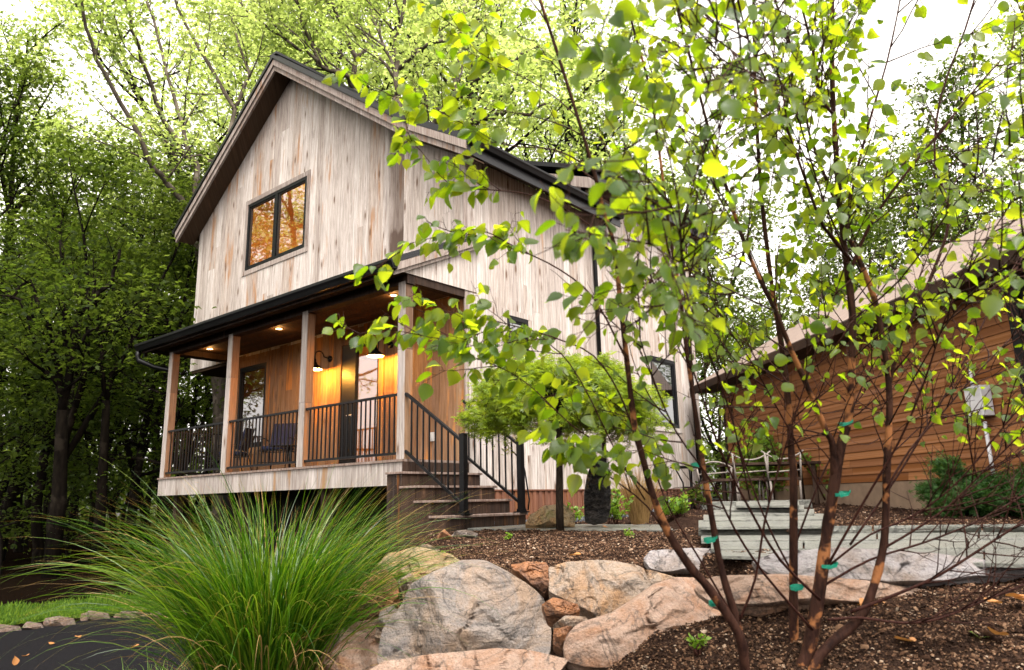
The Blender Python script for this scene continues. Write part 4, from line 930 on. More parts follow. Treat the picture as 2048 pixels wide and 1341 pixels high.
WL = [('midB', 120, 19, 1.0), ('midA', 262, 22, 1.0), ('tallA', -60, 24, .88), ('tallB', 10, 27, .95), ('midA', 330, 20, .8), ('sap', 215, 24, 1.3), ('sap', 20, 19, 1.1), ('midB', 395, 23, .9), ('midA', -120, 20, 1.1),
      ('tallB', 330, 30, .95), ('midB', 240, 30, 1.1), ('midA', 100, 31, 1.1), ('midA', 60, 37, 1.2), ('midB', -20, 33, 1.2), ('midA', 200, 40, 1.2), ('midB', 300, 38, 1.3), ('sap', 150, 27, 1.3), ('sap', 80, 25, 1.4), ('sap', 290, 27, 1.5), ('sap', -30, 23, 1.5),
      ('sap', 380, 28, 1.5), ('midA', 420, 34, 1.2), ('tallB', -200, 28, 1.0), ('midB', -180, 36, 1.1), ('sap', 250, 35, 1.6), ('sap', 120, 40, 1.7), ('sap', 20, 42, 1.7), ('midA', 350, 44, 1.3), ('midB', 140, 48, 1.3), ('midA', 10, 50, 1.4), ('tallA', 440, 40, .8), ('midB', 230, 52, 1.4)]
for k, px, a, s_ in WL: put(k, px, a, 0, s_, rg.uniform(0, 6.28), LL[k], GL)
for px, a, k, s_ in [(-750, 20, 'tallB', 1.1), (-900, 16, 'tallA', 1.0), (-420, 22, 'midB', 1.3), (-1300, 18, 'tallB', 1.1), (-1200, 11, 'tallA', .95), (-600, 28, 'midA', 1.4), (-1900, 20, 'tallA', 1.2)]:
    put(k, px, a, 0, s_, rg.uniform(0, 6.28), LL[k], 'trees of the wood beyond the left edge of the picture')
for px, a, k, s_ in [(90, 23, 'midB', 1.2), (190, 26, 'midA', 1.2), (-80, 28, 'midB', 1.3), (300, 25, 'midB', 1.0), (50, 33, 'midB', 1.4), (360, 33, 'midB', 1.2), (150, 36, 'midA', 1.5), (-150, 42, 'midA', 1.5), (270, 46, 'midA', 1.6), (420, 26, 'sap', 1.3), (60, 47, 'midB', 1.6)]:
    put(k, px, a, 0, s_, rg.uniform(0, 6.28), LL[k], GL)
GR = 'trees standing behind the outbuilding'
LR = {'tallA': 'tall straight hardwood behind the outbuilding roof', 'tallB': 'tall forked hardwood behind the outbuilding roof', 'midA': 'mid height dark leafy tree behind the outbuilding', 'midB': 'many stemmed leafy tree behind the outbuilding', 'sap': 'slender leafy sapling behind the outbuilding'}
for k, px, a, s_ in [('midA', 1500, 30, 1.0), ('midB', 1620, 34, 1.1), ('midA', 1740, 36, 1.15), ('midB', 1880, 38, 1.3), ('tallB', 2080, 36, .92), ('midA', 1980, 34, 1.2), ('sap', 1450, 22, 1.2), ('sap', 1520, 20, .9), ('midB', 1420, 38, 1.1), ('sap', 1560, 26, 1.3), ('midA', 1820, 46, 1.2), ('tallA', 2230, 30, 1.0), ('midB', 1600, 50, 1.2), ('midA', 2010, 28, 1.3), ('midB', 1900, 31, 1.45), ('midA', 1790, 40, 1.5), ('midB', 2120, 26, 1.2)]:
    put(k, px, a, 0, s_, rg.uniform(0, 6.28), LR[k], GR)
GH = 'trees rising behind the house'
LH = {'tallA': 'tall straight hardwood rising behind the house roof', 'tallB': 'tall forked hardwood rising behind the house roof', 'midA': 'mid height leafy tree rising behind the house', 'midB': 'many stemmed leafy tree behind the house', 'sap': 'slender sapling behind the house'}
for k, px, a, s_ in [('tallB', 500, 32, .95), ('tallA', 620, 34, 1.1), ('tallB', 720, 30, 1.1), ('tallA', 860, 33, 1.05), ('tallB', 960, 30, 1.0), ('tallA', 1090, 34, .98), ('tallB', 1190, 38, .9), ('midA', 1290, 34, 1.1), ('tallA', 540, 42, 1.2), ('tallB', 800, 44, 1.2), ('midB', 1350, 30, 1.0), ('tallB', 560, 28, 1.0), ('tallA', 700, 38, 1.2), ('tallB', 900, 26, .95), ('tallA', 1010, 28, .95), ('tallB', 1090, 44, 1.1), ('tallA', 1250, 44, .95), ('tallB', 640, 50, 1.35)]:
    put(k, px, a, 0, s_*1.35, rg.uniform(0, 6.28), LH[k], GH)
GB = 'trees standing out of frame behind the camera'
# each tree's label tells its place in its own kind, counted from the left
ORD = ['leftmost', 'second from the left', 'third from the left', 'fourth from the left', 'fifth from the left', 'sixth from the left', 'seventh from the left', 'eighth from the left', 'ninth from the left', 'tenth from the left', 'eleventh from the left', 'twelfth from the left', 'thirteenth from the left', 'fourteenth from the left', 'fifteenth from the left', 'sixteenth from the left']
SHORT = {'tallA': 'tall straight hardwood', 'tallB': 'tall forked hardwood', 'midA': 'single stemmed leafy tree', 'midB': 'many stemmed leafy tree', 'sap': 'slender leafy sapling'}
WHERE = {GL: 'in the left wood', GR: 'behind the outbuilding', GH: 'behind the house', 'trees of the wood beyond the left edge of the picture': 'out beyond the left edge'}
for g_ in {p[2] for p in PLACED}:
    for kd in SHORT:
        L_ = sorted([p for p in PLACED if p[1] == kd and p[2] == g_], key=lambda p: p[0])
        for i, p in enumerate(L_): p[3]['label'] = SHORT[kd]+' '+WHERE[g_]+(', '+ORD[i]+' of its kind' if len(L_) > 1 else '')
# far wood: leaf mass closing the gaps low down
rngf = np.random.default_rng(5); PF = []
for k in range(150):
    px = rngf.uniform(-350, 2500); a = rngf.uniform(54, 76)
    top = 7.5 if px < 600 else 6.0
    c = at(px, 1000, a); z0 = -2.3+rngf.uniform(0, 1)**1.3*top
    m = 260; PF.append(np.array([c[0], c[1], z0])+rngf.normal(size=(m, 3))*np.array([2.0, 2.0, 1.3]))
P = np.concatenate(PF); n = len(P)
wd = leaves('far_wood', P, rngf.normal(size=(n, 3)), rngf.normal(size=(n, 3))*.6+np.array([0, 0, .6]), rngf.uniform(.3, .6, n), *T_TWO, m_leaflo); tag(wd, 'dark distant mass of woodland foliage closing the view', 'wood', kind='stuff')

# two big trees whose limbs spread over the roof, drawn limb by limb
def traced(name, trunk, limbs, seed, label, leafn=22, leaf_m=m_leafhi, size=.11, subL=2.1, barkm=None, r_tr=.22, k1=6):
    T = Tree(seed); rng = T.rng; base = np.array(trunk[0]); root = empty(name, base, label, 'tree')
    T.limb(np.array(trunk), r_tr, r_tr*.6, 10)
    for pl, r0, r1 in limbs:
        q = np.array([at(*p) for p in pl]); q2 = [q[0]]
        for i in range(len(q)-1):
            for t in (.33, .66, 1): q2.append(q[i]+(q[i+1]-q[i])*t+(rng.normal(size=3)*.035 if t < 1 else 0))
        q2 = np.array(q2); T.limb(q2, r0*.72, r1*.72, 7); T.sub(q2, r1*.9, subL, 2, k1, .8, .05, leafn, .36, .12)
    return T.finish(root, barkm or m_barkl, leaf_m, size)
def base_of(px, a): p = at(px, 1000, a); return np.array([p[0], p[1], gz(p[0], p[1])-.2])
b1 = base_of(450, 21)
fk1 = at(385, 430, 20.5)
traced('tree', [b1, at(440, 800, 21), at(420, 600, 21), fk1], [
  ([(385, 430, 20.5), (345, 380, 20), (308, 339, 19.5), (262, 240, 19), (209, 146, 18.5), (172, 57, 18), (150, -40, 17.5)], .13, .04),
  ([(385, 430, 20.5), (395, 330, 20.8), (365, 308, 20.5), (313, 209, 20), (282, 120, 19.5), (262, 60, 19), (245, -30, 18.7)], .13, .04),
  ([(376, 310, 20.6), (368, 270, 20.8), (355, 219, 21), (325, 110, 21), (292, 0, 21), (280, -60, 21)], .10, .035),
  ([(385, 420, 20.5), (440, 330, 21.5), (470, 219, 22), (418, 130, 22), (355, 16, 22), (340, -50, 22)], .12, .04),
  ([(440, 330, 21.5), (400, 310, 21.2), (350, 312, 21), (330, 305, 20.8)], .05, .03),
  ([(470, 219, 22), (500, 150, 22.5), (470, 60, 23), (440, -40, 23)], .09, .035)], 201, 'big pale limbed tree whose bare limbs fan out above the left eave', 24)
b2 = base_of(800, 20)
traced('tree', [b2, at(798, 700, 20), at(796, 400, 20), at(795, 195, 20)], [
  ([(795, 195, 20), (793, 140, 20), (791, 86, 20), (807, 20, 20), (812, -50, 20)], .13, .05),
  ([(799, 137, 20), (834, 102, 19.5), (889, 82, 19), (930, 60, 18.5), (951, 43, 18.3), (1000, 20, 18)], .10, .03),
  ([(796, 160, 20), (770, 100, 20.5), (745, 40, 21), (735, -40, 21)], .08, .03),
  ([(797, 300, 20), (850, 270, 19), (912, 195, 18.5), (951, 160, 18), (1010, 133, 17.5), (1041, 109, 17.2), (1100, 90, 17)], .13, .03)], 202, 'tree with a dark upright trunk and one long limb right of the ridge', 24)
b3 = base_of(700, 24)
traced('tree', [b3, at(705, 500, 24), at(707, 300, 24), at(708, 180, 24)], [
  ([(708, 180, 24), (690, 150, 23.6), (643, 133, 23), (620, 110, 22.8), (595, 98, 22.5)], .13, .05),
  ([(708, 180, 24), (713, 117, 24), (686, 51, 23.5), (651, 0, 23), (640, -50, 23)], .14, .05),
  ([(713, 117, 24), (735, 100, 24.3), (741, 60, 24.6), (764, 0, 25), (770, -50, 25)], .12, .05),
  ([(643, 133, 23), (610, 60, 22.6), (590, 0, 22.3), (575, -50, 22)], .08, .035),
  ([(595, 98, 22.5), (540, 60, 22.2), (500, 30, 22), (455, -20, 22)], .07, .03)], 203, 'tree behind the ridge whose twisting limbs split into several uprights', 24)
b4 = base_of(900, 18)
traced('tree', [b4, at(885, 600, 18), at(880, 400, 18), at(900, 275, 18)], [
  ([(900, 275, 18), (924, 245, 17.8), (960, 240, 17.5), (991, 232, 17.2), (1014, 222, 17), (1060, 230, 16.5), (1100, 205, 16)], .14, .03),
  ([(885, 300, 18), (905, 210, 18.5), (918, 120, 19), (930, 40, 19.5), (935, -40, 20)], .12, .04)], 204, 'tree with a thick low limb reaching right behind the metal roof edge', 24)

# ------------------------------------------------------------------ birch in the foreground
def traced_px(pl, a0, a1): n = len(pl); return np.array([at(x, y, a0+(a1-a0)*i/(n-1)) for i, (x, y) in enumerate(pl)])
BB = at(1600, 1400, 3.0); BB[2] = gz(BB[0], BB[1])-.02
birch = empty('birch', BB, 'young multi stemmed river birch in front with peeling cinnamon bark', 'tree')
G = Tree(301); rng = G.rng
STEMS = [
 ([(1612, 1420), (1606, 1341), (1618, 1298), (1640, 1171), (1652, 1076), (1664, 1000), (1680, 900), (1698, 827), (1703, 738), (1705, 630), (1690, 505), (1680, 410), (1667, 224), (1664, 110), (1664, 0), (1662, -90)], 3.0, 3.05, .034, .009, 'stem'),
 ([(1612, 1400), (1640, 1310), (1716, 1241), (1748, 1171), (1769, 1076), (1773, 950), (1778, 850), (1778, 774), (1766, 684), (1748, 595), (1712, 505), (1700, 480)], 2.95, 3.1, .022, .010, 'stem'),
 ([(1590, 1420), (1588, 1341), (1587, 1240), (1587, 1140), (1587, 950), (1583, 911), (1576, 799), (1562, 684), (1547, 595), (1533, 487), (1522, 380), (1512, 220), (1508, 60), (1506, -60)], 3.25, 3.4, .026, .007, 'stem'),
 ([(1500, 1430), (1490, 1341), (1478, 1270), (1420, 1180), (1385, 1140), (1343, 1077), (1308, 998), (1285, 914), (1269, 850), (1254, 723), (1243, 630), (1228, 492), (1205, 415), (1187, 340), (1155, 234), (1112, 98), (1080, 0), (1055, -80)], 2.8, 2.5, .026, .006, 'stem'),
 ([(1478, 1268), (1470, 1230), (1443, 1140), (1424, 1038), (1406, 932), (1393, 840), (1373, 700), (1362, 600), (1340, 470), (1322, 330), (1300, 180), (1262, 40), (1240, -60)], 2.8, 2.9, .020, .005, 'stem'),
 ([(1668, 960), (1665, 890), (1651, 860), (1619, 784), (1583, 702), (1551, 623), (1520, 560), (1494, 500), (1471, 436), (1442, 339), (1416, 254), (1386, 138), (1350, 0), (1330, -80)], 3.02, 2.85, .017, .006, 'stem'),
 ([(1686, 430), (1658, 373), (1630, 300), (1617, 261), (1594, 130), (1550, 0), (1530, -70)], 3.05, 3.2, .009, .004, 'stem'),
 ([(1667, 230), (1640, 190), (1625, 100), (1600, 0), (1590, -50)], 3.0, 2.9, .007, .004, 'stem'),
 ([(1700, 520), (1660, 470), (1640, 440), (1600, 330), (1560, 220), (1500, 90), (1470, -30)], 3.0, 2.6, .009, .003, 'stem'),
 ([(1778, 774), (1800, 690), (1860, 560), (1900, 430), (1870, 330), (1880, 200), (1930, 60), (1960, -40)], 3.05, 3.3, .009, .004, 'stem'),
 ([(1694, 560), (1740, 450), (1810, 350), (1900, 240), (1975, 150), (2060, 60)], 3.0, 2.8, .008, .003, 'stem'),
 ([(1690, 480), (1705, 380), (1740, 240), (1775, 120), (1800, 0), (1805, -60)], 3.0, 3.2, .008, .003, 'stem'),
]
LOW = [
 ([(1655, 1240), (1720, 1236), (1800, 1246), (1870, 1240), (1960, 1205), (2060, 1165), (2120, 1140)], 2.95, 2.9, .010, .006),
 ([(1700, 1225), (1790, 1190), (1880, 1150), (1990, 1080), (2100, 1010)], 2.95, 2.8, .012, .006),
 ([(1650, 1170), (1740, 1120), (1850, 1085), (1960, 1040), (2100, 960)], 3.0, 3.1, .009, .005),
 ([(1762, 1100), (1830, 1060), (1900, 1010), (1980, 930), (2080, 830)], 3.0, 2.9, .009, .004),
 ([(1660, 1130), (1740, 1070), (1830, 1030), (1920, 960), (2010, 850), (2090, 760)], 2.95, 2.7, .008, .004),
 ([(1772, 980), (1820, 900), (1890, 820), (1960, 740), (2060, 640)], 3.0, 3.1, .008, .004),
 ([(1700, 1090), (1790, 960), (1850, 860), (1930, 720), (1990, 600), (2060, 480)], 3.0, 3.3, .008, .004),
 ([(1645, 1150), (1730, 1000), (1800, 880), (1850, 760), (1890, 640), (1950, 520), (2040, 380)], 3.0, 2.6, .009, .003),
 ([(1640, 1200), (1560, 1120), (1500, 1020), (1440, 900), (1400, 780), (1350, 660), (1290, 560)], 2.95, 2.5, .010, .003),
 ([(1625, 1260), (1530, 1150), (1470, 1060), (1420, 960), (1350, 860), (1300, 740), (1270, 640)], 2.95, 2.4, .009, .003),
 ([(1587, 1150), (1540, 1060), (1500, 960), (1470, 860), (1450, 740), (1440, 620), (1400, 520)], 3.3, 3.5, .008, .003),
 ([(1650, 1000), (1600, 900), (1545, 800), (1500, 720), (1440, 640), (1380, 600)], 3.0, 2.6, .007, .003),
 ([(1348, 1098), (1295, 1014), (1218, 953), (1160, 915), (1100, 890)], 2.75, 2.5, .006, .002),
 ([(1310, 1000), (1260, 950), (1200, 890), (1142, 850), (1068, 779), (1012, 741), (960, 720), (922, 704)], 2.75, 2.6, .006, .002),
 ([(1285, 914), (1240, 790), (1187, 712), (1120, 680), (1068, 663), (1000, 645), (937, 630), (860, 640)], 2.7, 2.7, .006, .002),
 ([(1254, 723), (1190, 600), (1120, 540), (1040, 500), (960, 460), (890, 470), (810, 490)], 2.6, 2.7, .006, .002),
 ([(1228, 492), (1150, 430), (1060, 390), (980, 380), (900, 370), (840, 300), (800, 270)], 2.6, 2.8, .005, .002),
 ([(1187, 340), (1110, 300), (1010, 290), (930, 250), (850, 210), (770, 190)], 2.55, 2.8, .005, .002),
 ([(1155, 234), (1090, 180), (1000, 130), (940, 90), (900, 30)], 2.5, 2.9, .004, .002),
 ([(1290, 1000), (1230, 900), (1160, 760), (1100, 690), (1000, 660), (900, 680), (780, 660), (710, 670)], 2.75, 2.9, .005, .002),
 ([(1475, 1250), (1510, 1160), (1530, 1040), (1560, 930), (1600, 800), (1640, 680), (1680, 560)], 2.8, 2.6, .008, .003),
 ([(1587, 1100), (1640, 960), (1690, 860), (1730, 760), (1800, 640), (1860, 500), (1900, 330)], 3.3, 3.5, .008, .003),
 ([(1470, 1240), (1400, 1120), (1330, 1000), (1290, 880), (1220, 800), (1130, 770)], 2.8, 2.9, .007, .002),
 ([(1340, 470), (1380, 420), (1420, 340), (1440, 260), (1440, 120), (1420, 0)], 2.9, 2.9, .006, .002),
 ([(1494, 500), (1440, 520), (1390, 500), (1330, 470), (1280, 400), (1240, 330)], 2.9, 1.9, .006, .002),
 ([(1551, 623), (1500, 600), (1420, 560), (1350, 520), (1290, 480)], 2.9, 1.75, .006, .002),
 ([(1690, 505), (1640, 380), (1600, 250), (1560, 160), (1500, 60), (1430, 30)], 2.9, 2.0, .006, .002),
 ([(1500, 1000), (1470, 860), (1430, 740), (1380, 640), (1300, 560), (1220, 500), (1150, 470)], 2.7, 1.7, .005, .002),
 ([(1440, 760), (1400, 660), (1370, 580), (1360, 480), (1340, 400)], 2.4, 1.55, .004, .002),
 ([(1442, 340), (1400, 260), (1330, 180), (1250, 120), (1180, 80)], 2.7, 1.8, .004, .002),
 ([(1551, 623), (1500, 500), (1440, 400), (1400, 280), (1420, 160), (1440, 40)], 2.8, 1.8, .005, .002),
 ([(1640, 380), (1580, 250), (1520, 150), (1460, 100)], 2.8, 1.7, .004, .002),
 ([(1778, 850), (1860, 700), (1930, 600), (2020, 520), (2080, 430)], 2.9, 1.8, .005, .002),
 ([(1705, 640), (1800, 560), (1900, 420), (1980, 330), (2060, 260)], 2.9, 2.0, .006, .002),
]
sm = MB(); tmb = MB(); LP, LD, LS = [], [], []
def smooth(q, k=3):
    o = []
    for i in range(len(q)-1):
        p0, p1, p2, p3 = q[max(0, i-1)], q[i], q[i+1], q[min(len(q)-1, i+2)]
        for j in range(k):
            t = j/k; o.append(.5*((2*p1)+(-p0+p2)*t+(2*p0-5*p1+4*p2-p3)*t*t+(-p0+3*p1-3*p2+p3)*t**3))
    return np.array(o+[q[-1]])
BIG = [1.0]
def add_leafs(q, dens, t0=.1, sz=(.030, .070)):
    L = np.linalg.norm(np.diff(q, axis=0), axis=1).sum(); m = max(1, int(L*dens)); 
    for i in range(m):
        t = t0+(1-t0)*(i+rng.random()*.8)/m
        if t > 1: continue
        p, d = interp(q, t); s_ = perp(rng, d, rng.uniform(.6, 1.3)); pet = .012+rng.random()*.012
        dd = unit(s_+np.array([0, 0, -.75-.5*rng.random()])); 
        p2 = p+unit(s_+np.array([0, 0, -.1]))*pet; tmb.tube([p, p2], .0009, 3); LP.append(p2); LD.append(dd); LS.append(BIG[0]*rng.uniform(*sz)*(.75+.35*rng.random()))
def twigs(q, r, n, L, t0, ld, depth=1, zmin=-9):
    for i in range(n):
        t = t0+(1-t0)*(i+rng.random())/n; p, d = interp(q, min(1, t))
        l = L*rng.uniform(.5, 1.3); tw = path_grow(rng, p, perp(rng, d, rng.uniform(.45, .95)), l, 6, .08, .02)
        tmb.tube(list(tw), list(np.linspace(r, r*.35, len(tw))), 4)
        if p[2]+l*.3 > zmin: add_leafs(tw, ld, .2)
        if depth > 0: twigs(tw, r*.6, 3, L*.5, .25, ld, depth-1, zmin)
stem_objs = []
for pl, a0, a1, r0, r1, nm in STEMS:
    q = smooth(traced_px(pl, a0, a1)); sm = MB(); rad = (r1+(r0-r1)*(1-np.linspace(0, 1, len(q)))**1.7)*(1+.05*rng.normal(size=len(q)))*(.85 if pl[-1][0] < 1400 else 1)
    sm.tube(list(q), list(rad), 12); stem_objs.append(sm.build('stem', m_birchb if r0 > .012 else m_twig, birch))
    hi = q[[i for i in range(len(q)) if q[i][2] > -.75]] 
    lf = pl[-1][0] < 1300
    if len(hi) > 4: twigs(hi[len(hi)//3:] if lf else hi, .0034, 10 if lf else 12 if pl[-1][0] > 1700 else 15, .30 if lf else .42, .05, 19 if lf else 14 if pl[-1][0] > 1700 else 18, 1, -.10)
for pl, a0, a1, r0, r1 in LOW:
    q = smooth(traced_px(pl, a0, a1)); tmb.tube(list(q), list(np.linspace(r0, r1, len(q))*.62), 6)
    left = pl[-1][0] < 1250; BIG[0] = 1.12 if left else .82
    twigs(q, .0022 if left else .0032, 6 if left else 13, .18 if left else .30, .35, 24 if left else 11, 1, -9 if left else -.45)
    if left: add_leafs(q, 32, .45)
tmb.build('branches', m_twig, birch)
P, D, S = np.array(LP), np.array(LD), np.array(LS); n = len(P)
N = unit(rng.normal(size=(n, 3))*.75+np.array([0, 0, .9])); 
kk = rng.random(n); tb2 = [(x*.92, y-.06*y*y, z-.34*y*y+.10*x*math.sin(7*y)) for x, y, z in T_BIRCH[0]]; tb3 = [(x*.80, y, z*1.9+abs(x)*.55+.12*y*y) for x, y, z in T_BIRCH[0]]
for tm, sel in ((T_BIRCH, kk < .4), ((tb2, T_BIRCH[1]), (kk >= .4) & (kk < .75)), ((tb3, T_BIRCH[1]), kk >= .75)):
    leaves('foliage', P[sel], D[sel], N[sel], S[sel], *tm, m_birch, birch, rng.random(sel.sum()))
print('birch leaves', n)
for px, py, a, r in ((1401, 930, 2.86, .022), (1697, 848, 3.0, .026), (1691, 988, 3.0, .030), (1427, 1080, 2.8, .022), (1665, 1130, 3.0, .034), (1436, 1206, 2.8, .020), (1601, 1175, 3.2, .028)):
    c = at(px-8, py, a); mb = MB(); ring = [c+np.array([math.cos(t), math.sin(t), .15*math.sin(t)])*r for t in np.linspace(0, 2*PI, 13)]
    for i in range(12):
        p, q_ = ring[i], ring[i+1]; h = np.array([0, 0, .007]); mb.add([p-h, q_-h, q_+h, p+h], [(0, 1, 2, 3)])
    e = c-F*r+RX*.004
    for sgn in (-1, 1):
        d = RX*sgn*.022+np.array([0, 0, .008+.010*sgn]); mb.add([e-UX*.004, e+d-UX*.007, e+d+UX*.006, e+UX*.004], [(0, 1, 2, 3)])
    o = mb.build('tie_tape', m_tape, birch)
mb = MB(); c = at(1705, 340, 2.95); d1 = at(1728, 376, 2.9)-c; s_ = unit(np.cross(d1, F))*.010; mb.add([c-s_, c+s_, c+d1*.9+s_*1.3, c+d1*.9-s_*1.3], [(0, 1, 2, 3)]); mb.tube([at(1686, 330, 3.0), c], .0012, 4); mb.build('tag', m_tag, birch)

# ------------------------------------------------------------------ weeping japanese maple
MBs = at(1120, 1064, 8.5); MBs[2] = gz(MBs[0], MBs[1])-.03
mp = empty('japanese_maple', MBs, 'umbrella shaped dwarf maple with a bare dark trunk beside the stairs', 'tree')
T = Tree(401); rng = T.rng; top = at(1118, 800, 8.5)
T.limb(np.array([MBs, at(1119, 1000, 8.5), at(1119, 930, 8.5), at(1118, 870, 8.5), top]), .048, .03, 12)
for i in range(44):
    az = i*2*PI/44*7+rng.random(); rad = rng.uniform(.80, 1.10)
    if math.cos(az)*.76+math.sin(az)*.65 < 0: rad *= 1.08
    q = [top+np.array([0, 0, -.12])]
    for k in range(1, 9):
        t = k/8; h = .36*math.sin(min(1, t*1.5)*PI/2)-.56*t**2.6*rng.uniform(.85, 1.1); q.append(top+np.array([math.cos(az+.25*math.sin(3*t+i))*rad*t, math.sin(az+.25*math.sin(3*t+i))*rad*t, -.08+h]))
    q = np.array(q); T.limb(q, .014, .003, 4)
    for j in range(22):
        t = .2+.8*rng.random(); p, d = interp(q, t); tw = path_grow(rng, p, perp(rng, d, .8)+np.array([0, 0, .25]), .28, 3, .15, -.04); T.limb(tw, .0035, .0015, 3)
        m = 46; c = tw[0]+(tw[-1]-tw[0])*rng.uniform(.2, 1.1, m)[:, None]+rng.normal(size=(m, 3))*.035+np.array([0, 0, .03]); T.P.append(c)
T.finish(mp, m_mbark, m_maple, .062, T_STAR, -.25, 1.3)

# ------------------------------------------------------------------ ornamental grass
def blades(name, c, nb, Lr, ang, wr, mat, root=None, rad=.3, seed=1, droop=1.0, segs=14, colr=None, kind='stuff', pw=1.3):
    g = np.random.default_rng(seed); n = nb; az = g.uniform(0, 2*PI, n); r0 = rad*np.sqrt(g.random(n))
    p = np.stack([c[0]+np.cos(az)*r0, c[1]+np.sin(az)*r0, np.full(n, c[2])], -1); az2 = az+g.normal(size=n)*.5
    th = ang[0]+(ang[1]-ang[0])*(.25*r0/rad+.75*g.random(n)**pw); L = g.uniform(*Lr, n); W = g.uniform(*wr, n); bend = droop*g.uniform(.55, 1.5, n)
    V = np.zeros((n, segs+1, 2, 3)); h = np.stack([np.cos(az2), np.sin(az2), np.zeros(n)], -1); sd2 = np.stack([-np.sin(az2), np.cos(az2), np.zeros(n)], -1)
    sd2 = unit(sd2+g.normal(size=(n, 3))*.35); tw = g.normal(size=n)*.5
    for k in range(segs+1):
        t = k/segs; w_ = W*np.minimum(1, (1-t)*2.2+.03)*np.minimum(1, .5+t*3)
        s_ = sd2*np.cos(tw*t)[:, None]+np.array([0, 0, 1.])*np.sin(tw*t)[:, None]
        V[:, k, 0] = p-s_*w_[:, None]/2; V[:, k, 1] = p+s_*w_[:, None]/2
        phi = th+bend*t**1.7*1.6; d = h*np.sin(phi)[:, None]+np.array([0, 0, 1.])*np.cos(phi)[:, None]; p = p+d*(L/segs)[:, None]
    k = (segs+1)*2; b = np.arange(segs)[:, None]*2+np.array([0, 1, 3, 2]); loops = (b.ravel()[None]+np.arange(n)[:, None]*k).ravel()
    rnd = g.random(n)**1.2*.86; tt = np.tile(np.repeat(np.linspace(0, 1, segs+1), 2), n); R = np.repeat(rnd, k); R = np.where((tt > .9) & (np.repeat(g.random(n), k) > .55), .97, R)
    return npmesh(name, V.reshape(-1, 3), np.full(n*segs, 4), loops, mat, root, R, True)
gc = at(525, 1420, 4.7); gc[2] = gz(gc[0], gc[1])
og = blades('ornamental_grass', gc, 2300, (1.15, 1.98), (.01, .36), (.006, .012), m_grass, None, .24, 3, .80, pw=2.1)
tag(og, 'big fountain shaped ornamental grass clump arching in front of the porch', 'plant')
wide = blades('long_blades', gc, 210, (1.5, 2.35), (.12, .55), (.005, .010), m_grass, og, .25, 18, 1.0)
blades('dead_blades', gc, 260, (.5, 1.6), (.1, .75), (.004, .008), m_straw, og, .27, 28, 1.3)
blades('flower_stalks', gc, 40, (1.7, 2.3), (.1, .6), (.004, .006), m_straw, og, .25, 8, .8)
g2 = at(330, 1400, 4.9); g2[2] = gz(g2[0], g2[1])
o = blades('ornamental_grass', g2, 900, (.35, .75), (.1, 1.0), (.004, .008), m_lime, None, .40, 5, 1.2, 8); tag(o, 'low pale fine leaved grass clump at the lower left edge of the big clump', 'plant')
# dry rust coloured grass by the side wall
c = at(1278, 1012, 10.3); c[2] = gz(c[0], c[1]); o = blades('ornamental_grass', c, 500, (.5, .95), (.02, .35), (.005, .009), m_straw, None, .12, 6, .5, 8); tag(o, 'dry golden brown grass clump in front of the side wall', 'plant')
# leafy small plants
def leafy(name, px, py, a, w_, h, n, size, mat, seed, label, tmpl=T_BIRCH, droop=0):
    c = at(px, py, a); c[2] = gz(c[0], c[1]); g = np.random.default_rng(seed); root = empty(name, c, label, 'plant'); mb = MB(); P, D = [], []
    for i in range(max(6, n//12)):
        d = unit(np.array([g.normal()*.55*w_/h, g.normal()*.55*w_/h, 1])); q = path_grow(g, c+g.normal(size=3)*np.array([.12*w_, .12*w_, 0]), d, h*g.uniform(.6, 1.05), 4, .12, .02); mb.tube(list(q), list(np.linspace(.005, .002, 5)), 4)
        for j in range(12): t = g.uniform(.3, 1); p, dd = interp(q, t); P.append(p); D.append(perp(g, dd, 1.1)+np.array([0, 0, .2+droop]))
    mb.build('stems', m_twig, root); P = np.array(P); k = len(P)
    leaves('leaves', P, np.array(D), g.normal(size=(k, 3))*.4+np.array([0, 0, 1]), size*g.uniform(.7, 1.2, k), *tmpl, mat, root, g.random(k)); return root
leafy('perennial', 1352, 1036, 9.2, .35, .34, 260, .085, m_lime, 11, 'bright green clump of oval leaves right of the dry grass', T_DIA)
leafy('perennial', 1228, 1022, 9.9, .3, .5, 240, .075, m_lime, 12, 'fresh green leafy plant between the black stone and the dry grass', T_DIA)
leafy('perennial', 1398, 1005, 10.8, .3, .42, 200, .07, m_leaflo, 13, 'small dark leafy plant at the end of the side wall', T_DIA)
leafy('perennial', 1150, 1024, 10.6, .2, .3, 120, .06, m_lime, 14, 'little green plant peeping out behind the maple trunk', T_DIA)
for i, (px, py, a, lb) in enumerate(((1020, 1100, 6.8, 'tiny seedling in the mulch left of the maple trunk'), (880, 1090, 6.4, 'tiny weed on the mulch edge below the stairs'), (1260, 1092, 6.5, 'tiny seedling in the mulch right of the maple trunk'), (1390, 1262, 3.3, 'small weed on the pink boulder edge beside the birch stem'), (1110, 1290, 4.0, 'small weed between the grey boulder and the stacked rocks'))):
    leafy('seedling', px, py, a, .06, .09, 30, .028, m_lime, 20+i, lb, T_DIA)
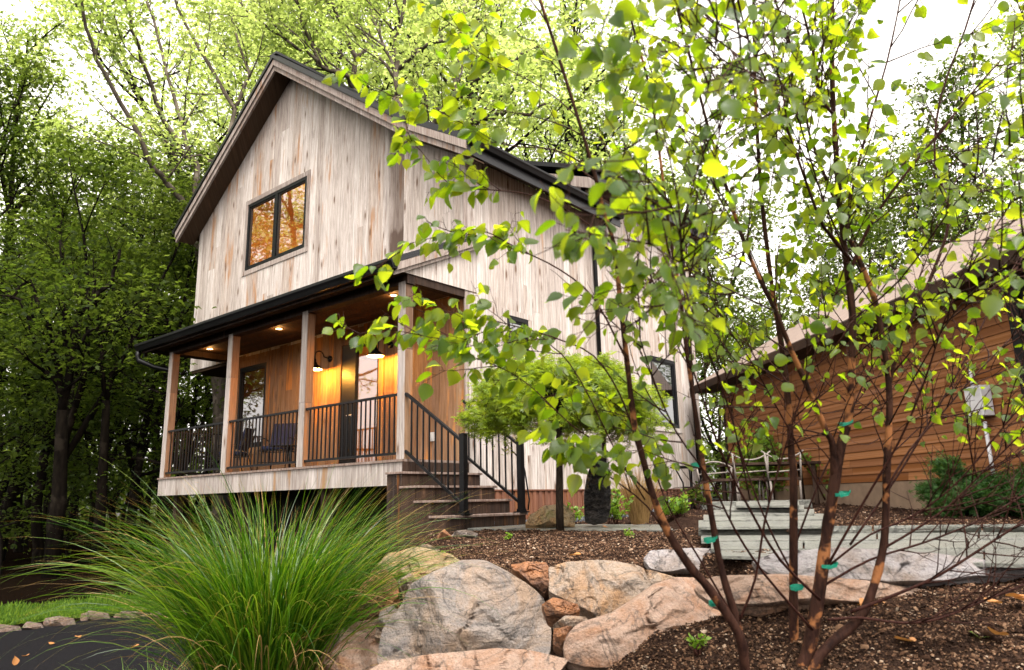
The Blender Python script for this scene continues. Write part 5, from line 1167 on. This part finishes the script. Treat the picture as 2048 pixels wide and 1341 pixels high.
# shrubs
def shrub(name, px, a, w_, h, nl, size, mat, seed, label, tmpl=T_TWO, up=.3):
    c = base_of(px, a); c[2] += .2; T = Tree(seed); g = T.rng; root = empty(name, c, label, 'shrub')
    for i in range(16):
        az = i*2.4; q = path_grow(g, c+np.array([0, 0, -.1]), np.array([math.cos(az)*w_/h*.9, math.sin(az)*w_/h*.9, 1]), h*g.uniform(.7, 1.15), 6, .12, .03); T.limb(q, .016, .005, 5)
        T.sub(q, .006, h*.4, 2, 5, .9, .04, nl, .07, .15)
    T.finish(root, m_twig, mat, size, tmpl, up, .6); return root
shrub('juniper', 1965, 8.4, .95, .68, 60, .06, m_junip, 31, 'dark green spreading juniper against the outbuilding wall', T_STAR, .3)
shrub('juniper', 2110, 7.9, .8, .6, 50, .06, m_junip, 32, 'second dark juniper at the right edge of the picture', T_STAR, .3)
shrub('shrub', 1545, 14.0, .7, 1.2, 12, .09, m_lime, 33, 'light green leafy shrub in front of the outbuilding corner', T_DIA, 0)
shrub('shrub', 1690, 12.4, .45, .8, 12, .08, m_lime, 34, 'smaller bright green shrub against the clapboards', T_DIA, 0)
# grass verge beyond the driveway
n = 22000; px = RNG.uniform(-60, 560, n); B = []
for x in px:
    ye = np.interp(x, [-60, 0, 120, 230, 330, 440, 560], [1262, 1254, 1240, 1228, 1221, 1216, 1214])-34*rr.random()**1.5
    B.append(worldat(x, ye, -2.12))
B = np.array(B); zz = height(B[:, 0], B[:, 1])
P = np.stack([B[:, 0], B[:, 1], zz-.01], -1); o = leaves('grass_verge', P, RNG.normal(size=(n, 3))*.45+np.array([0, 0, 1]), RNG.normal(size=(n, 3)), RNG.uniform(.03, .10, n)*(1+1.3*vnoise(P[:, 0], P[:, 1], 2.2, 9)**3), [(-.12, 0, 0), (.12, 0, 0), (.2, .5, .05), (.3, 1, .12), (.02, .5, .05)], [(0, 1, 2, 4), (4, 2, 3)], leafmat('verge_grass_blade', [(.02, .05, .006), (.05, .10, .010), (.11, .17, .018)], [(.06, .14, .01), (.14, .26, .015), (.26, .38, .02)], .4, .6, .1))
tag(o, 'bright strip of rough grass along the edge of the wood', 'grass', kind='stuff')
# fallen leaves
FL = [(1740, 1190, 3.55, 0), (1755, 1196, 3.5, 0), (1780, 1200, 3.45, 0), (2010, 1190, 3.4, 0), (2030, 1196, 3.35, 0), (1975, 1206, 3.35, 0), (1960, 1302, 2.95, 1), (1995, 1300, 2.95, 0), (1162, 1122, 5.5, 0), (1830, 1290, 3.0, 0), (1470, 1150, 4.2, 0), (1210, 1046, 8.6, 0)]
flb = ['curled rust leaf on the mulch right of the birch', 'second curled rust leaf touching the first', 'third rust leaf of the cluster by the pink flat stone', 'dry brown leaf near the right edge of the bed', 'long dry brown leaf at the right edge of the bed', 'small orange leaf left of the two at the right edge', 'pale yellow green leaf lying low on the mulch', 'tan leaf beside the pale yellow one', 'red leaf on the mulch above the tan boulder', 'brown leaf lying in the foreground mulch', 'orange leaf beside the rounded pale slab', 'brown leaf in front of the black standing stone']
for x, y in ((100, 1290), (158, 1276), (55, 1312), (262, 1298), (30, 1332)):
    p = worldat(x, y, -2.08); FL.append((x, y, float((p-CAM)@F), 2))
flb += ['small tan leaf on the asphalt nearest the far edging stones', 'tan leaf on the asphalt just below the rounded edging stone', 'curled leaf on the asphalt left of the grass clump', 'leaf on the asphalt closest to the big grass clump', 'leaf on the asphalt at the lower left corner']
for (x, y, a, k), lb in zip(FL, flb):
    p = at(x, y, a); p[2] = gz(p[0], p[1])+(.045 if k == 2 else .035); o = leaves('fallen_leaf', [p], [RNG.normal(size=3)*np.array([1, 1, .2])], [[.3, .1, 1]], [.09], *T_BIRCH, m_lime if k == 1 else m_dead, None, np.array([.3])); tag(o, lb, 'fallen leaf', 'leaves fallen on the beds')
# path light
c = at(1519, 1052, 7.6); c[2] = gz(c[0], c[1]); pl_ = empty('path_light', c, 'black garden light with a flat tilted head beside the stone steps', 'garden light')
t_ = at(1521, 1014, 7.6); mb = MB(); mb.tube([c-np.array([0, 0, .1]), t_], .013, 8); mb.build('post', m_black, pl_)
mb = MB(); a_, b_ = at(1510, 1018, 7.6), at(1556, 1007, 7.6); mb.beam(a_, b_, .14, .022); mb.build('head', m_black, pl_, .004)
c = at(1492, 1035, 7.4); c[2] = gz(c[0], c[1]); pl2 = empty('spotlight', c, 'short black spotlight left of the flat headed path light', 'garden light')
mb = MB(); t_ = at(1492, 1020, 7.4); mb.tube([c-np.array([0, 0, .1]), t_], .012, 8); mb.build('post', m_black, pl2); mb = MB(); mb.tube([t_-RX*.05, t_+RX*.045+UX*.05], [.035, .05], 14); mb.build('head', m_black, pl2)
# garden furniture between the house and the outbuilding
def G2(px, a, z=0): p = at(px, 1000, a); return np.array([p[0], p[1], gz(p[0], p[1])+z])
R2h = unit(np.array([RX[0], RX[1], 0.])); F2h = unit(np.array([F[0], F[1], 0.]))
c = G2(1385, 11.0); bt = empty('bistro_table', c, 'small black metal table with bowed legs at the end of the side wall', 'table')
mb = MB(); mb.lathe(c+np.array([0, 0, .62]), [(0, 0), (.30, 0), (.30, .025), (0, .025)], 24); mb.build('table_top', m_black, bt)
for k in range(4):
    t = k*PI/2+.4; d = np.array([math.cos(t), math.sin(t), 0]); mb = MB(); mb.tube([c+d*.22+np.array([0, 0, .62]), c+d*.12+np.array([0, 0, .40]), c+d*.12+np.array([0, 0, .25]), c+d*.26], .013, 6); mb.build('leg', m_black, bt)
mb = MB(); mb.tube([c+np.array([math.cos(t)*.13, math.sin(t)*.13, .33]) for t in np.linspace(0, 2*PI, 13)], .009, 5); mb.build('ring', m_black, bt)
c = G2(1545, 12.2); ot = empty('garden_table', c, 'long dark garden table in front of the outbuilding', 'table')
mb = MB(); mb.beam(c-R2h*.78+np.array([0, 0, .66]), c+R2h*.72+np.array([0, 0, .66]), .75, .04); mb.build('table_top', m_dark, ot)
for sx in (-.7, .62):
    for sy in (-.3, .3): mb = MB(); mb.beam(c+R2h*sx+F2h*sy, c+R2h*sx+F2h*sy+np.array([0, 0, .64]), .06, .06, (1, 0, 0)); mb.build('leg', m_dark, ot)
def rustic(px, a, lab, flip):
    c = G2(px, a); r = empty('rustic_chair', c, lab, 'chair')
    mb = MB(); mb.beam(c-R2h*.24+np.array([0, 0, .42]), c+R2h*.24+np.array([0, 0, .42]), .45, .04); mb.build('seat', m_dark, r)
    for sx in (-.22, .22):
        for sy in (-.2, .2): mb = MB(); mb.tube([c+R2h*sx+F2h*sy, c+R2h*sx*1.05+F2h*sy+np.array([0, 0, .42])], .018, 6); mb.build('leg', m_drift, r)
    mb = MB(); mb.tube([c+R2h*x+F2h*(-.2*flip)+np.array([0, 0, .70+.12*math.cos(x*5)*flip*0+.13*(abs(x)/.33)**2*(-1 if flip < 0 else 1)+.02]) for x in np.linspace(-.33, .33, 9)], .014, 7)
    mb.tube([c-R2h*.25-F2h*.2*flip+np.array([0, 0, .4]), c-R2h*.28-F2h*.2*flip+np.array([0, 0, .82 if flip > 0 else .62])], .016, 6); mb.tube([c+R2h*.25-F2h*.2*flip+np.array([0, 0, .4]), c+R2h*.28-F2h*.2*flip+np.array([0, 0, .82 if flip > 0 else .62])], .016, 6)
    mb.tube([c-R2h*.26-F2h*.2*flip+np.array([0, 0, .52]), c+R2h*.26-F2h*.2*flip+np.array([0, 0, .55])], .013, 6); mb.build('back', m_drift, r)
rustic(1440, 11.6, 'left pale driftwood chair beside the bowed metal table', -1); rustic(1500, 11.7, 'middle pale driftwood chair at the long garden table', 1); rustic(1565, 11.5, 'right pale driftwood chair at the long garden table', 1)
c = G2(1510, 11.1); mb = MB(); mb.beam(c-R2h*.85+np.array([0, 0, .05]), c+R2h*.8+np.array([0, 0, .05]), .3, .12); o = mb.build('stone_edging', m_flag, None, .01); tag(o, 'long low grey stone edging in front of the garden table', 'edging')
# dark double trunked tree at the edge of the wood
bA = base_of(118, 17.5)
traced('tree', [bA, at(118, 1000, 17.5), at(122, 900, 17.5), at(124, 820, 17.5)], [
  ([(122, 830, 17.5), (118, 760, 17.4), (104, 700, 17.3), (96, 640, 17.2), (60, 560, 17), (20, 600, 16.8)], .13, .04),
  ([(118, 770, 17.4), (88, 740, 17.3), (80, 700, 17.1), (60, 640, 17), (40, 600, 16.8), (5, 590, 16.6)], .10, .04),
  ([(124, 830, 17.5), (138, 760, 17.6), (146, 690, 17.7), (155, 640, 17.8), (185, 600, 18), (225, 560, 18.2), (240, 500, 18.4)], .15, .05),
  ([(146, 700, 17.7), (185, 660, 17.6), (240, 640, 17.5), (290, 600, 17.4)], .05, .02),
  ([(140, 740, 17.6), (128, 660, 17.8), (130, 560, 18), (120, 480, 18)], .09, .03)], 205, 'dark double trunked tree forking low at the edge of the wood', 8, m_leaflo, .12, 1.6, m_bark, .20, 5)
bB = base_of(205, 18.5)
traced('tree', [bB, at(203, 1000, 18.5), at(208, 900, 18.5), at(213, 800, 18.5)], [
  ([(213, 800, 18.5), (222, 760, 18.5), (245, 720, 18.6), (262, 680, 18.7), (290, 620, 18.8)], .09, .03),
  ([(213, 800, 18.5), (205, 730, 18.4), (196, 660, 18.3), (190, 560, 18.2)], .09, .03)], 206, 'dark forked tree just right of the double trunked one', 8, m_leaflo, .12, 1.6, m_bark, .15, 5)
